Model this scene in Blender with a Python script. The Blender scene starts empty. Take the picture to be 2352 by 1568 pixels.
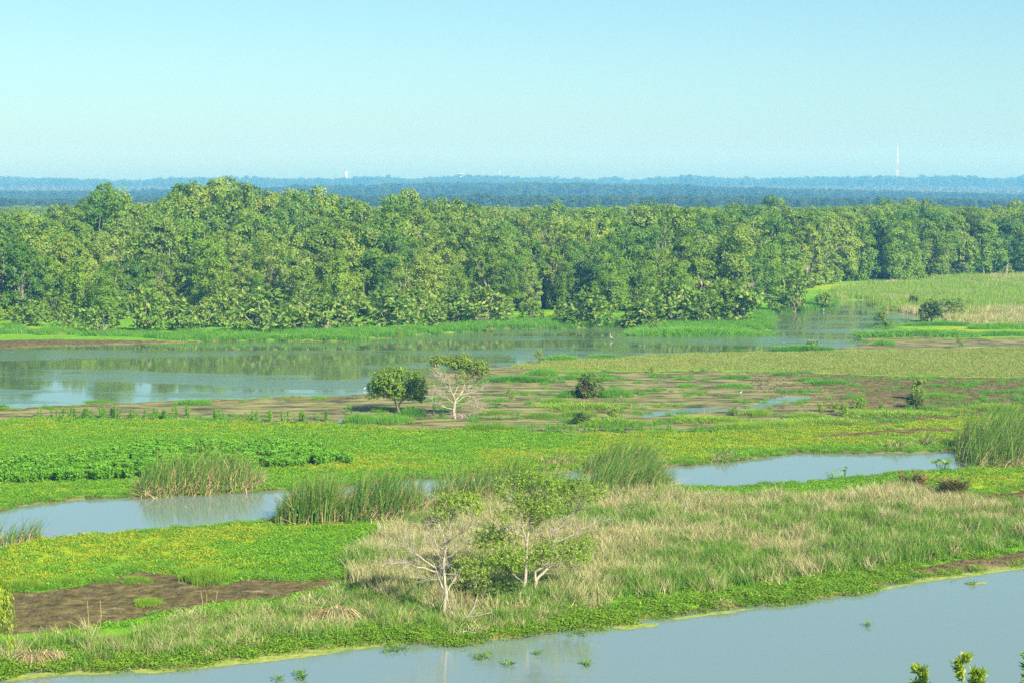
import bpy, math, random
import numpy as np
from mathutils import Vector, Matrix, Euler

R = np.random.default_rng(7)
random.seed(7)
SC = bpy.context.scene
COL = SC.collection

# ------------------------------------------------------------------ camera, sky, sun, exposure
CAM_H = 17.5                      # viewing platform above the marsh
LENS = 60.0
PITCH = math.atan((784 - 424) / (LENS / 36 * 2352))
cam_d = bpy.data.cameras.new('camera')
cam_d.lens = LENS
cam_d.sensor_width = 36
cam_d.clip_start = 0.5
cam_d.clip_end = 20000
cam = bpy.data.objects.new('camera', cam_d)
cam.location = (0, 0, CAM_H)
cam.rotation_euler = (math.pi / 2 - PITCH, 0, 0)
COL.objects.link(cam)
SC.camera = cam

SUN_EL = math.radians(35)
SUN_AZ = math.radians(142)        # clockwise from +Y (straight ahead): light comes from the right and a little behind
world = bpy.data.worlds.new('World')
SC.world = world
world.use_nodes = True
wn = world.node_tree
for n in list(wn.nodes):
    wn.nodes.remove(n)
w_out = wn.nodes.new('ShaderNodeOutputWorld')
w_bg = wn.nodes.new('ShaderNodeBackground')
w_sky = wn.nodes.new('ShaderNodeTexSky')
w_sky.sky_type = 'NISHITA'
w_sky.sun_disc = False
w_sky.sun_elevation = SUN_EL
w_sky.sun_rotation = SUN_AZ
w_sky.altitude = 0
w_sky.air_density = 0.75
w_sky.dust_density = 1.25
w_sky.ozone_density = 1.5
w_tint = wn.nodes.new('ShaderNodeMix')          # white balance of the whole sky
w_tint.data_type = 'RGBA'
w_tint.blend_type = 'MULTIPLY'
w_tint.inputs[0].default_value = 1.0
w_tint.inputs[7].default_value = (0.76, 0.97, 0.90, 1)
wn.links.new(w_sky.outputs[0], w_tint.inputs[6])
wn.links.new(w_tint.outputs[2], w_bg.inputs[0])
w_bg.inputs[1].default_value = 0.070
wn.links.new(w_bg.outputs[0], w_out.inputs[0])

sun_d = bpy.data.lights.new('sun', 'SUN')
sun_d.energy = 4.8
sun_d.angle = math.radians(0.6)
sun_d.color = (1.0, 0.94, 0.83)
sun = bpy.data.objects.new('sun', sun_d)
sdir = Vector((math.sin(SUN_AZ) * math.cos(SUN_EL), math.cos(SUN_AZ) * math.cos(SUN_EL), math.sin(SUN_EL)))
sun.rotation_euler = (-sdir).to_track_quat('-Z', 'Y').to_euler()
sun.location = (60, -40, 80)
COL.objects.link(sun)

SC.view_settings.view_transform = 'Standard'
SC.view_settings.look = 'None'
SC.view_settings.gamma = 1.0
SC.view_settings.use_curve_mapping = False
SC.view_settings.exposure = 1.32
SC.render.engine = 'CYCLES'
SC.cycles.max_bounces = 7
SC.cycles.diffuse_bounces = 3
SC.cycles.glossy_bounces = 2
SC.cycles.transmission_bounces = 2
SC.cycles.transparent_max_bounces = 4
SC.cycles.volume_bounces = 0
SC.cycles.use_denoising = False
SC.cycles.use_adaptive_sampling = False
SC.cycles.caustics_reflective = False
SC.cycles.caustics_refractive = False

# ------------------------------------------------------------------ map coordinates
FPX = LENS / 36 * 2352
_cp, _sp = math.cos(PITCH), math.sin(PITCH)


def ray(px, py):
    cx, cy = (px - 1176) / FPX, -(py - 784) / FPX
    return cx, _cp + cy * _sp, -_sp + cy * _cp


def G(px, py, z=0.0):
    """where the photograph's point (2352 x 1568 frame) meets the level z"""
    dx, dy, dz = ray(px, py)
    t = (z - CAM_H) / dz
    return dx * t, dy * t


def AT(px, py, y):
    """the point of that line of sight at distance y"""
    dx, dy, dz = ray(px, py)
    t = y / dy
    return dx * t, y, CAM_H + dz * t


def mpp(py):
    """metres to one pixel for something standing on the ground at row py"""
    x, y = G(1176, py)
    return math.hypot(y, CAM_H) / FPX


def poly(pts):
    return np.array([G(*p) for p in pts])


def c4(x, y):   # notes taken from enlargements of the photograph
    return .33985 * x, 781 + .33985 * y


def cA(x, y):
    return 882 + .2812 * x, 1065.75 + .2812 * y


def cC(x, y):
    return 735 + .19531 * x, 771.75 + .19531 * y


# ------------------------------------------------------------------ noise and signed distance
def _hash(ix, iy, s):
    h = (ix.astype(np.int64) * 374761393 + iy.astype(np.int64) * 668265263 + s * 1274126177) & 0xffffffff
    h = ((h ^ (h >> 13)) * 1274126177) & 0xffffffff
    return ((h ^ (h >> 16)) & 0xffff) / 65535.0


def vnoise(x, y, s=0):
    ix, iy = np.floor(x), np.floor(y)
    fx, fy = x - ix, y - iy
    fx, fy = fx * fx * (3 - 2 * fx), fy * fy * (3 - 2 * fy)
    a, b = _hash(ix, iy, s), _hash(ix + 1, iy, s)
    c, d = _hash(ix, iy + 1, s), _hash(ix + 1, iy + 1, s)
    return (a + (b - a) * fx) * (1 - fy) + (c + (d - c) * fx) * fy


def fbm(x, y, s=0, o=4):
    t, a, n = 0, .5, 0
    for k in range(o):
        t = t + a * vnoise(x * 2 ** k, y * 2 ** k, s + k * 17)
        n += a
        a *= .5
    return t / n      # 0..1


def sdf(P, x, y):
    """signed distance to the polygon P, positive inside"""
    out = np.full(x.shape, -1e9)
    m = 12.0
    box = (x > P[:, 0].min() - m) & (x < P[:, 0].max() + m) & (y > P[:, 1].min() - m) & (y < P[:, 1].max() + m)
    if not box.any():
        return np.full(x.shape, -m)
    X, Y = x[box], y[box]
    d2 = np.full(X.shape, 1e18)
    ins = np.zeros(X.shape, bool)
    n = len(P)
    for i in range(n):
        ax, ay = P[i]
        bx, by = P[(i + 1) % n]
        ex, ey = bx - ax, by - ay
        l2 = ex * ex + ey * ey + 1e-12
        t = np.clip(((X - ax) * ex + (Y - ay) * ey) / l2, 0, 1)
        d2 = np.minimum(d2, (X - ax - t * ex) ** 2 + (Y - ay - t * ey) ** 2)
        c = (ay > Y) != (by > Y)
        with np.errstate(divide='ignore', invalid='ignore'):
            ins ^= c & (X < ax + (Y - ay) / (by - ay + 1e-15) * ex)
    d = np.sqrt(d2)
    out[box] = np.where(ins, d, -d)
    out[~box] = -m
    return out


def sstep(a, b, v):
    t = np.clip((v - a) / (b - a), 0, 1)
    return t * t * (3 - 2 * t)


# ------------------------------------------------------------------ the plan of the marsh (rows and columns of the photograph, taken to the ground)
P_POND = poly([(-900, 1560), (0, 1562), (60, 1547), (136, 1543), (292, 1540), (425, 1532), (476, 1519), (646, 1498), (790, 1481), (883, 1473), (971, 1478), (1087, 1475),
               (1240, 1458), (1359, 1441), (1495, 1420), (1571, 1410), (1766, 1391), (1953, 1364), (2072, 1338), (2106, 1326), (2242, 1312), (2352, 1298), (2900, 1240),
               (3300, 2000), (-900, 2000)])
P_CHAN = poly([(-500, 1215), (0, 1176), (20, 1170), (85, 1158), (170, 1148), (289, 1141), (323, 1142), (459, 1136), (629, 1128), (800, 1117), (950, 1101), (1121, 1096),
               (1274, 1082), (1338, 1079), (1450, 1085), (1562, 1070), (1681, 1063), (1793, 1049), (1834, 1041), (2004, 1041), (2208, 1036), (2235, 1050), (2240, 1070), (2201, 1078),
               (2140, 1084), (1963, 1097), (1885, 1106), (1766, 1117), (1664, 1122), (1562, 1118), (1460, 1124), (1253, 1146), (980, 1150), (800, 1172), (640, 1192), (612, 1196), (510, 1207),
               (364, 1219), (255, 1228), (153, 1236), (92, 1238), (0, 1262), (-500, 1320)])
P_RIVER = poly([(-900, 800), (0, 800), (170, 795), (289, 791), (510, 784), (790, 784), (832, 783), (951, 772), (1080, 764), (1138, 755.6), (1291, 755.6), (1454, 750), (1460, 757),
                (1437, 768), (1562, 771), (1698, 766), (1762, 759), (1766, 738.6), (1766, 718), (1851, 715), (1902, 708), (1922, 694), (1997, 691), (2007, 708), (2065, 715), (2119, 725),
                (2106, 738.6), (2017, 750), (2100, 757), (2220, 761), (2100, 764), (1983, 769), (1977, 776), (2000, 786), (1915, 805), (1780, 808), (1681, 812), (1562, 813), (1359, 827), (1257, 830),
                (1121, 840.5), (1020, 856), (930, 880), (860, 900), (790, 910), (646, 912), (476, 917), (289, 925), (204, 927), (0, 942), (-900, 960)])
P_FLAT = poly([(-400, 948), (0, 944), (204, 930), (476, 920), (790, 912), (860, 900), (930, 880), (1020, 856), (1121, 838), (1257, 826), (1180, 846), (1300, 857), (1562, 854), (1800, 856), (2000, 866),
               (2352, 871), (2700, 872), (2700, 930), (2352, 948), (2200, 964), (2000, 984), (1850, 984), (1700, 994), (1550, 1000), (1250, 1000), (1150, 990), (1000, 994), (850, 984), (700, 975), (300, 967), (130, 961), (0, 970), (-400, 974)])
P_DRYSTRIP = poly([(1200, 836), (1257, 831), (1359, 828), (1562, 815), (1780, 812), (1915, 810), (2100, 807), (2352, 801), (2900, 790), (2900, 876), (2352, 869), (2000, 864), (1800, 854), (1562, 852), (1300, 854), (1170, 848)])
P_WETRIGHT = poly([(1915, 805), (1990, 784), (2000, 778), (2200, 780), (2352, 778), (2800, 776), (2800, 796), (2352, 800), (2100, 806)])
P_MUD2 = poly([(-200, 1370), (10, 1364), (90, 1366), (200, 1346), (280, 1325), (330, 1317), (410, 1330), (440, 1348), (520, 1346), (560, 1334), (700, 1338), (800, 1330), (830, 1340), (650, 1385), (450, 1402), (300, 1427), (130, 1458), (10, 1468), (-200, 1480)])
P_MUD3 = poly([(2235, 1142), (2352, 1130), (2600, 1120), (2600, 1170), (2352, 1172), (2300, 1168)])
P_BEACH = poly([(2085, 1312), (2150, 1300), (2240, 1287), (2352, 1270), (2600, 1240), (2600, 1290), (2352, 1297), (2242, 1312), (2106, 1326)])
P_SHOREL = poly([(-600, 786), (0, 784), (120, 781), (300, 784), (420, 786), (289, 792), (170, 797), (0, 801), (-600, 801)])
P_PATH = poly([(1830, 1006), (1920, 998), (2050, 990), (2190, 985), (2195, 996), (2060, 1003), (1930, 1009)])
P_THICK = poly([(-200, 1086), (0, 1078), (150, 1066), (300, 1042), (480, 1034), (700, 1036), (780, 1052), (806, 1070), (700, 1078), (600, 1080), (500, 1094), (330, 1106), (200, 1112), (0, 1117), (-200, 1122)])
P_PUDDLE = poly([(1690, 938), (1735, 930), (1760, 916), (1800, 911), (1872, 910), (1850, 918), (1800, 924), (1745, 936), (1600, 946), (1480, 958), (1470, 950), (1590, 936)])
P_DRY = poly([(835, 1300), (850, 1270), (900, 1250), (960, 1215), (1060, 1185), (1130, 1170), (1300, 1160), (1540, 1148), (1700, 1162), (1900, 1156), (2050, 1140), (2180, 1142), (2250, 1170), (2352, 1195), (2600, 1220), (2600, 1250),
              (2352, 1243), (2080, 1292), (1880, 1318), (1700, 1340), (1500, 1365), (1300, 1385), (1150, 1400), (1050, 1410), (900, 1360), (850, 1340)])
P_BANK = poly([(-300, 1520), (30, 1504), (150, 1486), (320, 1462), (460, 1434), (660, 1412), (850, 1362), (1050, 1405), (1300, 1390), (1350, 1400), (1240, 1428), (1087, 1445), (970, 1448), (883, 1443), (790, 1450), (646, 1468), (425, 1500), (292, 1512), (136, 1518), (0, 1530), (-300, 1540)])
P_MARSH = poly([(1905, 690), (1925, 668), (1990, 655), (2110, 652), (2180, 640), (2352, 636), (2900, 630), (2900, 745), (2352, 755), (2230, 752), (2160, 735), (2110, 722), (2060, 712), (2010, 704), (2000, 690), (1930, 690)])
P_FARBANK = poly([(-600, 762), (200, 766), (500, 768), (700, 766), (900, 760), (1040, 752), (1200, 737), (1454, 735), (1740, 725), (1900, 690), (1915, 702), (1850, 718), (1770, 720), (1770, 740), (1764, 760), (1698, 768), (1562, 774), (1440, 770), (1450, 754), (1291, 759), (1138, 759), (1080, 767), (951, 775), (832, 787), (510, 787), (420, 786), (300, 777), (100, 770), (-600, 774)])


def zones(x, y):
    """what covers the ground at each point: weights 0..1 and signed distances"""
    k = np.clip(y / 110.0, .55, 2.6)
    wx = x + (fbm(x * .55, y * .45, 3) - .5) * 1.5 * k + (fbm(x * 2.1, y * 1.9, 9) - .5) * .5 * k
    wy = y + (fbm(x * .5, y * .5, 5) - .5) * 1.5 * k + (fbm(x * 2.0, y * 2.2, 11) - .5) * .5 * k
    z = {}
    z['water'] = np.maximum(np.maximum(sdf(P_POND, wx, wy), sdf(P_CHAN, wx, wy)), sdf(P_RIVER, wx, wy))
    z['flat'] = sdf(P_FLAT, wx, wy)
    z['drystrip'] = sdf(P_DRYSTRIP, wx, wy)
    z['wetr'] = sdf(P_WETRIGHT, wx, wy)
    z['mud2'] = np.maximum(sdf(P_MUD2, wx, wy), sdf(P_MUD3, wx, wy))
    z['beach'] = np.maximum(sdf(P_BEACH, wx, wy), sdf(P_SHOREL, wx, wy))
    z['path'] = sdf(P_PATH, wx, wy)
    z['dryf'] = sdf(P_DRY, wx, wy)
    z['bank'] = sdf(P_BANK, wx, wy)
    z['marsh'] = sdf(P_MARSH, wx, wy)
    z['farbank'] = sdf(P_FARBANK, wx, wy)
    w = z['water']
    mud = np.maximum.reduce([sstep(-.3, .5, z['flat']), sstep(-.25, .35, z['mud2']), sstep(-.1, .3, z['beach']), sstep(-.2, .3, z['path']) * .8, sstep(-.3, .5, z['wetr'])])
    mud = np.maximum(mud, sstep(-.7, -.1, w))
    z['mud'] = np.maximum(mud * (1 - sstep(-.2, .6, z['drystrip'])), sstep(-.7, -.1, w))
    yn = fbm(x * .06 + 3, y * .13, 31, 4)
    z['yel'] = sstep(.50, .66, yn) * .9
    band = np.exp(-((y - 122.5 - .02 * x) / 3.2) ** 2) + .9 * np.exp(-((y - 107) / 4.0) ** 2) * (x > -2) * (x < 14) + .9 * np.exp(-((y - 118) / 2.5) ** 2) * (x > 17) + np.exp(-((y - 101) / 3.5) ** 2) * (x > 24)
    z['yel'] = np.clip(z['yel'] + band * (.3 + .7 * sstep(.35, .6, fbm(x * .35, y * .5, 41, 3))), 0, 1)
    return z


def hill(x, y):
    return 14 * sstep(2500, 3600, y) + 2.0 * (fbm(x / 500., y / 500., 71) - .5) * sstep(700, 1600, y)


def height(x, y, z=None):
    z = z or zones(x, y)
    w = z['water']
    n = fbm(x * .45, y * .45, 21)
    n2 = fbm(x * 2.2, y * 2.2, 22, 3)
    land = np.minimum(.04 + .10 * np.maximum(-w, 0), .13) + (n - .5) * .15 + (n2 - .5) * .06
    fl = np.maximum(sstep(-.2, 1.0, z['flat']), sstep(-.2, 1.0, z['wetr']))
    st = fbm(x * .16, y * .42, 23, 4)
    streak = .06 * (st - .335) + .045 * (n2 - .5) + .09 * sstep(0, 9, x - 24) + .05 * sstep(3, 0, np.abs(y - 152)) * (x > 8)
    rough = .03 + .10 * n2 * 1.3
    streak = streak - .10 * sstep(-.2, .5, sdf(P_PUDDLE, x, y))
    land = land * (1 - fl) + streak * fl
    m2 = sstep(-.2, .5, z['mud2'])
    land = land * (1 - m2) + (.06 + .16 * (fbm(x * 1.4, y * 1.4, 25, 3) - .3)) * m2
    land = np.maximum(land, .02 * (1 - fl) - .3 * fl)
    h = np.where(w > 0, -np.minimum(.9, .02 + .22 * w), land * sstep(0, .35, -w) + .012)
    return h + hill(x, y)

# ------------------------------------------------------------------ materials
def nodes_of(name):
    m = bpy.data.materials.new(name)
    m.use_nodes = True
    nt = m.node_tree
    for n in list(nt.nodes):
        nt.nodes.remove(n)
    return m, nt, nt.nodes.new('ShaderNodeOutputMaterial')


def nd(nt, t, **k):
    n = nt.nodes.new(t)
    for a, v in k.items():
        setattr(n, a, v)
    return n


def lk(nt, a, b):
    nt.links.new(a, b)


def ramp(nt, fac, stops, interp='LINEAR'):
    r = nd(nt, 'ShaderNodeValToRGB')
    r.color_ramp.interpolation = interp
    e = r.color_ramp.elements
    while len(e) < len(stops):
        e.new(.5)
    for i, (p, c) in enumerate(stops):
        e[i].position = p
        e[i].color = (*c, 1) if len(c) == 3 else c
    lk(nt, fac, r.inputs[0])
    return r.outputs[0]


def mixc(nt, fac, a, b, blend='MIX'):
    m = nd(nt, 'ShaderNodeMix', data_type='RGBA', blend_type=blend)
    for s, v in ((0, fac), (6, a), (7, b)):
        if isinstance(v, (int, float)):
            m.inputs[s].default_value = v
        elif isinstance(v, tuple):
            m.inputs[s].default_value = (*v, 1)
        else:
            lk(nt, v, m.inputs[s])
    return m.outputs[2]


def mth(nt, op, a, b=None, c=None, clamp=False):
    m = nd(nt, 'ShaderNodeMath', operation=op)
    m.use_clamp = clamp
    for s, v in ((0, a), (1, b), (2, c)):
        if v is None:
            continue
        if isinstance(v, (int, float)):
            m.inputs[s].default_value = v
        else:
            lk(nt, v, m.inputs[s])
    return m.outputs[0]


def noise(nt, vec, scale, detail=4, rough=.55, stretch=None):
    if stretch is not None:
        mp = nd(nt, 'ShaderNodeMapping')
        mp.inputs['Scale'].default_value = stretch
        lk(nt, vec, mp.inputs[0])
        vec = mp.outputs[0]
    n = nd(nt, 'ShaderNodeTexNoise')
    n.inputs['Scale'].default_value = scale
    n.inputs['Detail'].default_value = detail
    n.inputs['Roughness'].default_value = rough
    lk(nt, vec, n.inputs['Vector'])
    return n.outputs[0]


def leaf_mat(name, stops, trans=.35, rough=.5, spec=.25, vary=.25):
    """leaf or blade: colour from a per-leaf number and a per-plant number, light passing through"""
    m, nt, out = nodes_of(name)
    at = nd(nt, 'ShaderNodeAttribute', attribute_name='tint')
    oi = nd(nt, 'ShaderNodeObjectInfo')
    f = mth(nt, 'ADD', mth(nt, 'MULTIPLY', at.outputs['Fac'], 1 - vary), mth(nt, 'MULTIPLY', oi.outputs['Random'], vary))
    col = ramp(nt, f, stops)
    b = nd(nt, 'ShaderNodeBsdfPrincipled')
    lk(nt, col, b.inputs['Base Color'])
    b.inputs['Roughness'].default_value = rough
    b.inputs['Specular IOR Level'].default_value = spec
    t = nd(nt, 'ShaderNodeBsdfTranslucent')
    lk(nt, mixc(nt, .35, col, (.20, .30, .02)), t.inputs[0])
    mx = nd(nt, 'ShaderNodeMixShader')
    mx.inputs[0].default_value = trans
    lk(nt, b.outputs[0], mx.inputs[1])
    lk(nt, t.outputs[0], mx.inputs[2])
    lk(nt, mx.outputs[0], out.inputs[0])
    return m


def bark_mat(name, a, b, scale=6):
    m, nt, out = nodes_of(name)
    tc = nd(nt, 'ShaderNodeTexCoord')
    n = noise(nt, tc.outputs['Object'], scale, 5, .6, (1, 1, .25))
    p = nd(nt, 'ShaderNodeBsdfPrincipled')
    lk(nt, ramp(nt, n, [(.3, a), (.7, b)]), p.inputs['Base Color'])
    p.inputs['Roughness'].default_value = .85
    bp = nd(nt, 'ShaderNodeBump')
    bp.inputs['Strength'].default_value = .5
    bp.inputs['Distance'].default_value = .03
    lk(nt, n, bp.inputs['Height'])
    lk(nt, bp.outputs[0], p.inputs['Normal'])
    lk(nt, p.outputs[0], out.inputs[0])
    return m


M = {}
M['leaf_forest'] = leaf_mat('leaf_forest', [(0, (.085, .18, .018)), (.3, (.15, .27, .022)), (.55, (.25, .36, .035)), (.8, (.34, .43, .06)), (1, (.43, .47, .12))], trans=.5, vary=.45)
M['leaf_deep'] = leaf_mat('leaf_deep', [(0, (.065, .17, .02)), (.5, (.13, .27, .03)), (1, (.23, .37, .05))], trans=.5, vary=.4)
M['leaf_far_shaded'] = leaf_mat('leaf_far_shaded', [(0, (.034, .090, .026)), (.5, (.070, .140, .036)), (1, (.125, .19, .052))], trans=.35, vary=.5)  # forest leaf darkened in colour, as if out of the sun
M['leaf_vine'] = leaf_mat('leaf_vine', [(0, (.12, .25, .016)), (.6, (.22, .37, .025)), (1, (.32, .43, .04))], trans=.5, vary=.4)
M['leaf_tree'] = leaf_mat('leaf_tree', [(0, (.12, .24, .014)), (.5, (.25, .40, .03)), (1, (.42, .50, .08))], rough=.4, spec=.4, trans=.5)
M['leaf_pale'] = leaf_mat('leaf_pale', [(0, (.13, .23, .025)), (.5, (.24, .36, .045)), (1, (.38, .44, .10))], trans=.48)
M['leaf_shrub'] = leaf_mat('leaf_shrub', [(0, (.08, .18, .020)), (.5, (.18, .31, .035)), (.9, (.29, .38, .07)), (1, (.36, .28, .12))], trans=.45, vary=.15)
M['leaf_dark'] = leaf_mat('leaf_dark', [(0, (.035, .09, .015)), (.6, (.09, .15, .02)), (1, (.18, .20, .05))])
M['leaf_yellow'] = leaf_mat('leaf_yellow', [(0, (.16, .27, .016)), (.6, (.29, .41, .028)), (1, (.44, .48, .06))], trans=.45)
M['herb'] = leaf_mat('herb', [(0, (.10, .30, .014)), (.5, (.19, .46, .028)), (1, (.30, .56, .05))], trans=.5, vary=.35)
M['carpet'] = leaf_mat('carpet', [(0, (.09, .24, .012)), (.5, (.155, .35, .014)), (1, (.25, .43, .022))], trans=.4, vary=.5)
M['carpet_yellow'] = leaf_mat('carpet_yellow', [(0, (.20, .33, .012)), (.5, (.30, .39, .016)), (1, (.42, .41, .03))], trans=.4, vary=.4)
M['lush'] = leaf_mat('lush', [(0, (.06, .20, .014)), (.5, (.11, .31, .024)), (1, (.20, .40, .04))], trans=.4, vary=.4)
M['creeper'] = leaf_mat('creeper', [(0, (.09, .22, .012)), (.5, (.18, .34, .020)), (1, (.30, .44, .035))], trans=.45, vary=.45)
M['reed'] = leaf_mat('reed', [(0, (.035, .11, .010)), (.45, (.085, .21, .018)), (.8, (.17, .29, .03)), (1, (.38, .35, .12))], trans=.35, vary=.05)
M['reed_dry'] = leaf_mat('reed_dry', [(0, (.24, .16, .07)), (.5, (.44, .33, .16)), (1, (.60, .50, .28))], trans=.2, vary=.1)
M['grass_dry'] = leaf_mat('grass_dry', [(0, (.13, .16, .045)), (.3, (.27, .26, .10)), (.7, (.46, .42, .20)), (1, (.62, .57, .36))], trans=.25, vary=.5)
M['grass_green'] = leaf_mat('grass_green', [(0, (.05, .14, .012)), (.5, (.12, .27, .022)), (1, (.27, .36, .05))], trans=.3, vary=.55)
M['grass_strip'] = leaf_mat('grass_strip', [(0, (.12, .22, .03)), (.5, (.21, .28, .05)), (1, (.35, .33, .10))], trans=.2, vary=.45)
M['marsh_reed'] = leaf_mat('marsh_reed', [(0, (.10, .24, .02)), (.5, (.20, .35, .035)), (1, (.38, .41, .09))], trans=.35, vary=.5)
M['fern'] = leaf_mat('fern', [(0, (.05, .10, .015)), (.6, (.13, .16, .03)), (.85, (.22, .16, .05)), (1, (.26, .09, .05))], trans=.2, vary=.1)
M['seedhead'] = leaf_mat('seedhead', [(0, (.20, .06, .035)), (1, (.32, .13, .07))], trans=.1)
M['hyacinth'] = leaf_mat('hyacinth', [(0, (.06, .16, .02)), (.6, (.12, .25, .03)), (1, (.22, .32, .05))], rough=.3, spec=.5)
M['bark_pale'] = bark_mat('bark_pale', (.18, .155, .115), (.42, .38, .29), 14)
M['bark'] = bark_mat('bark', (.10, .075, .05), (.26, .21, .15))
M['bark_forest'] = bark_mat('bark_forest', (.11, .095, .065), (.29, .26, .19), 3)
M['deadwood'] = bark_mat('deadwood', (.16, .13, .10), (.36, .31, .24))


def ground_mat():
    m, nt, out = nodes_of('marsh_ground')
    ge = nd(nt, 'ShaderNodeNewGeometry')
    P = ge.outputs['Position']

    def A(n):
        return nd(nt, 'ShaderNodeAttribute', attribute_name=n).outputs['Fac']
    n_big = noise(nt, P, .35, 4)
    n_mid = noise(nt, P, 1.8, 5, .6)
    n_fine = noise(nt, P, 9, 4, .65)
    # soil: brown silt, darker wet hollows, pale dried crust with shapes of its own
    soil = ramp(nt, mth(nt, 'ADD', mth(nt, 'MULTIPLY', n_mid, .6), mth(nt, 'MULTIPLY', n_fine, .4)),
                [(.34, (.030, .025, .011)), (.46, (.085, .069, .026)), (.57, (.15, .126, .047)), (.72, (.26, .225, .11))])
    scum = ramp(nt, noise(nt, P, .9, 6, .62, (.35, 1, 1)), [(.38, (.05, .052, .022)), (.46, (.12, .117, .044)), (.57, (.21, .20, .072)), (.8, (.33, .31, .14))])
    soil = mixc(nt, A('scum'), soil, scum)
    crust = mth(nt, 'MULTIPLY', ramp(nt, noise(nt, P, .8, 6, .7, (.5, 1, 1)), [(.58, (0, 0, 0)), (.70, (.8, .8, .8))]), A('crust'))
    soil = mixc(nt, crust, soil, (.36, .32, .23))
    # turf under the leaves
    lime = ramp(nt, n_mid, [(.3, (.08, .22, .012)), (.6, (.14, .32, .014))])
    yell = ramp(nt, n_mid, [(.3, (.20, .30, .012)), (.65, (.32, .36, .018))])
    turf = mixc(nt, mth(nt, 'MULTIPLY', A('yel'), ramp(nt, n_big, [(.3, (.4, .4, .4)), (.6, (1, 1, 1))])), lime, yell)
    dry = ramp(nt, n_mid, [(.3, (.10, .12, .03)), (.55, (.21, .19, .06)), (.75, (.30, .25, .10))])
    turf = mixc(nt, A('dry'), turf, dry)
    e = mth(nt, 'ADD', A('mud'), mth(nt, 'MULTIPLY', mth(nt, 'SUBTRACT', n_mid, .5), 1.2))
    fac = ramp(nt, e, [(.42, (0, 0, 0)), (.58, (1, 1, 1))])
    col = mixc(nt, fac, turf, soil)
    b = nd(nt, 'ShaderNodeBsdfPrincipled')
    lk(nt, col, b.inputs['Base Color'])
    wet = A('wet')
    lk(nt, mth(nt, 'SUBTRACT', .95, mth(nt, 'MULTIPLY', wet, .35)), b.inputs['Roughness'])
    b.inputs['Specular IOR Level'].default_value = .07
    bp = nd(nt, 'ShaderNodeBump')
    bp.inputs['Distance'].default_value = .16
    lk(nt, mth(nt, 'SUBTRACT', .9, mth(nt, 'MULTIPLY', wet, .65)), bp.inputs['Strength'])
    lk(nt, mth(nt, 'ADD', n_mid, mth(nt, 'MULTIPLY', n_fine, .5)), bp.inputs['Height'])
    lk(nt, bp.outputs[0], b.inputs['Normal'])
    lk(nt, b.outputs[0], out.inputs[0])
    return m


def water_mat(name, murk, calm, wind, ior=1.5, sc=1.0):
    """murky water: a mirror that wind roughens in streaks"""
    m, nt, out = nodes_of(name)
    ge = nd(nt, 'ShaderNodeNewGeometry')
    P = ge.outputs['Position']
    rip = noise(nt, P, 5.0 * sc, 3, .6, (.45, 1, 1))
    rip2 = noise(nt, P, 1.3 * sc, 2, .5, (.35, 1, 1))
    patch = ramp(nt, noise(nt, P, .07, 7, .62, (.35, 1.5, 1)), [(.48, (0, 0, 0)), (.58, (1, 1, 1))])
    b = nd(nt, 'ShaderNodeBsdfPrincipled')
    b.inputs['Base Color'].default_value = (*murk, 1)
    b.inputs['IOR'].default_value = ior
    lk(nt, mth(nt, 'ADD', .03, mth(nt, 'MULTIPLY', patch, .10 * wind)), b.inputs['Roughness'])
    bp = nd(nt, 'ShaderNodeBump')
    bp.inputs['Distance'].default_value = .02
    lk(nt, mth(nt, 'ADD', calm, mth(nt, 'MULTIPLY', patch, wind)), bp.inputs['Strength'])
    lk(nt, mth(nt, 'ADD', rip, mth(nt, 'MULTIPLY', rip2, 1.5)), bp.inputs['Height'])
    lk(nt, bp.outputs[0], b.inputs['Normal'])
    lk(nt, b.outputs[0], out.inputs[0])
    return m


M['ground'] = ground_mat()
M['pond'] = water_mat('pond_water', (.15, .205, .175), .08, .22, 3.6)
M['channel'] = water_mat('channel_water', (.145, .195, .16), .05, .09, 3.7)
M['river'] = water_mat('river_water', (.085, .135, .055), .08, 1.4, 2.2, .7)


def algae_mat():
    m, nt, out = nodes_of('algae')
    ge = nd(nt, 'ShaderNodeNewGeometry')
    n = noise(nt, ge.outputs['Position'], 3, 6, .65)
    b = nd(nt, 'ShaderNodeBsdfPrincipled')
    lk(nt, ramp(nt, n, [(.3, (.10, .16, .03)), (.5, (.22, .27, .05)), (.7, (.36, .37, .09))]), b.inputs['Base Color'])
    b.inputs['Roughness'].default_value = .6
    bp = nd(nt, 'ShaderNodeBump')
    bp.inputs['Strength'].default_value = .6
    bp.inputs['Distance'].default_value = .03
    lk(nt, n, bp.inputs['Height'])
    lk(nt, bp.outputs[0], b.inputs['Normal'])
    lk(nt, b.outputs[0], out.inputs[0])
    return m


def plain_mat(name, col, rough=.7, var=.15):
    m, nt, out = nodes_of(name)
    tc = nd(nt, 'ShaderNodeTexCoord')
    n = noise(nt, tc.outputs['Object'], 4, 4)
    b = nd(nt, 'ShaderNodeBsdfPrincipled')
    lk(nt, ramp(nt, n, [(.3, tuple(c * (1 - var) for c in col)), (.7, tuple(min(1, c * (1 + var)) for c in col))]), b.inputs['Base Color'])
    b.inputs['Roughness'].default_value = rough
    lk(nt, b.outputs[0], out.inputs[0])
    return m


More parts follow.
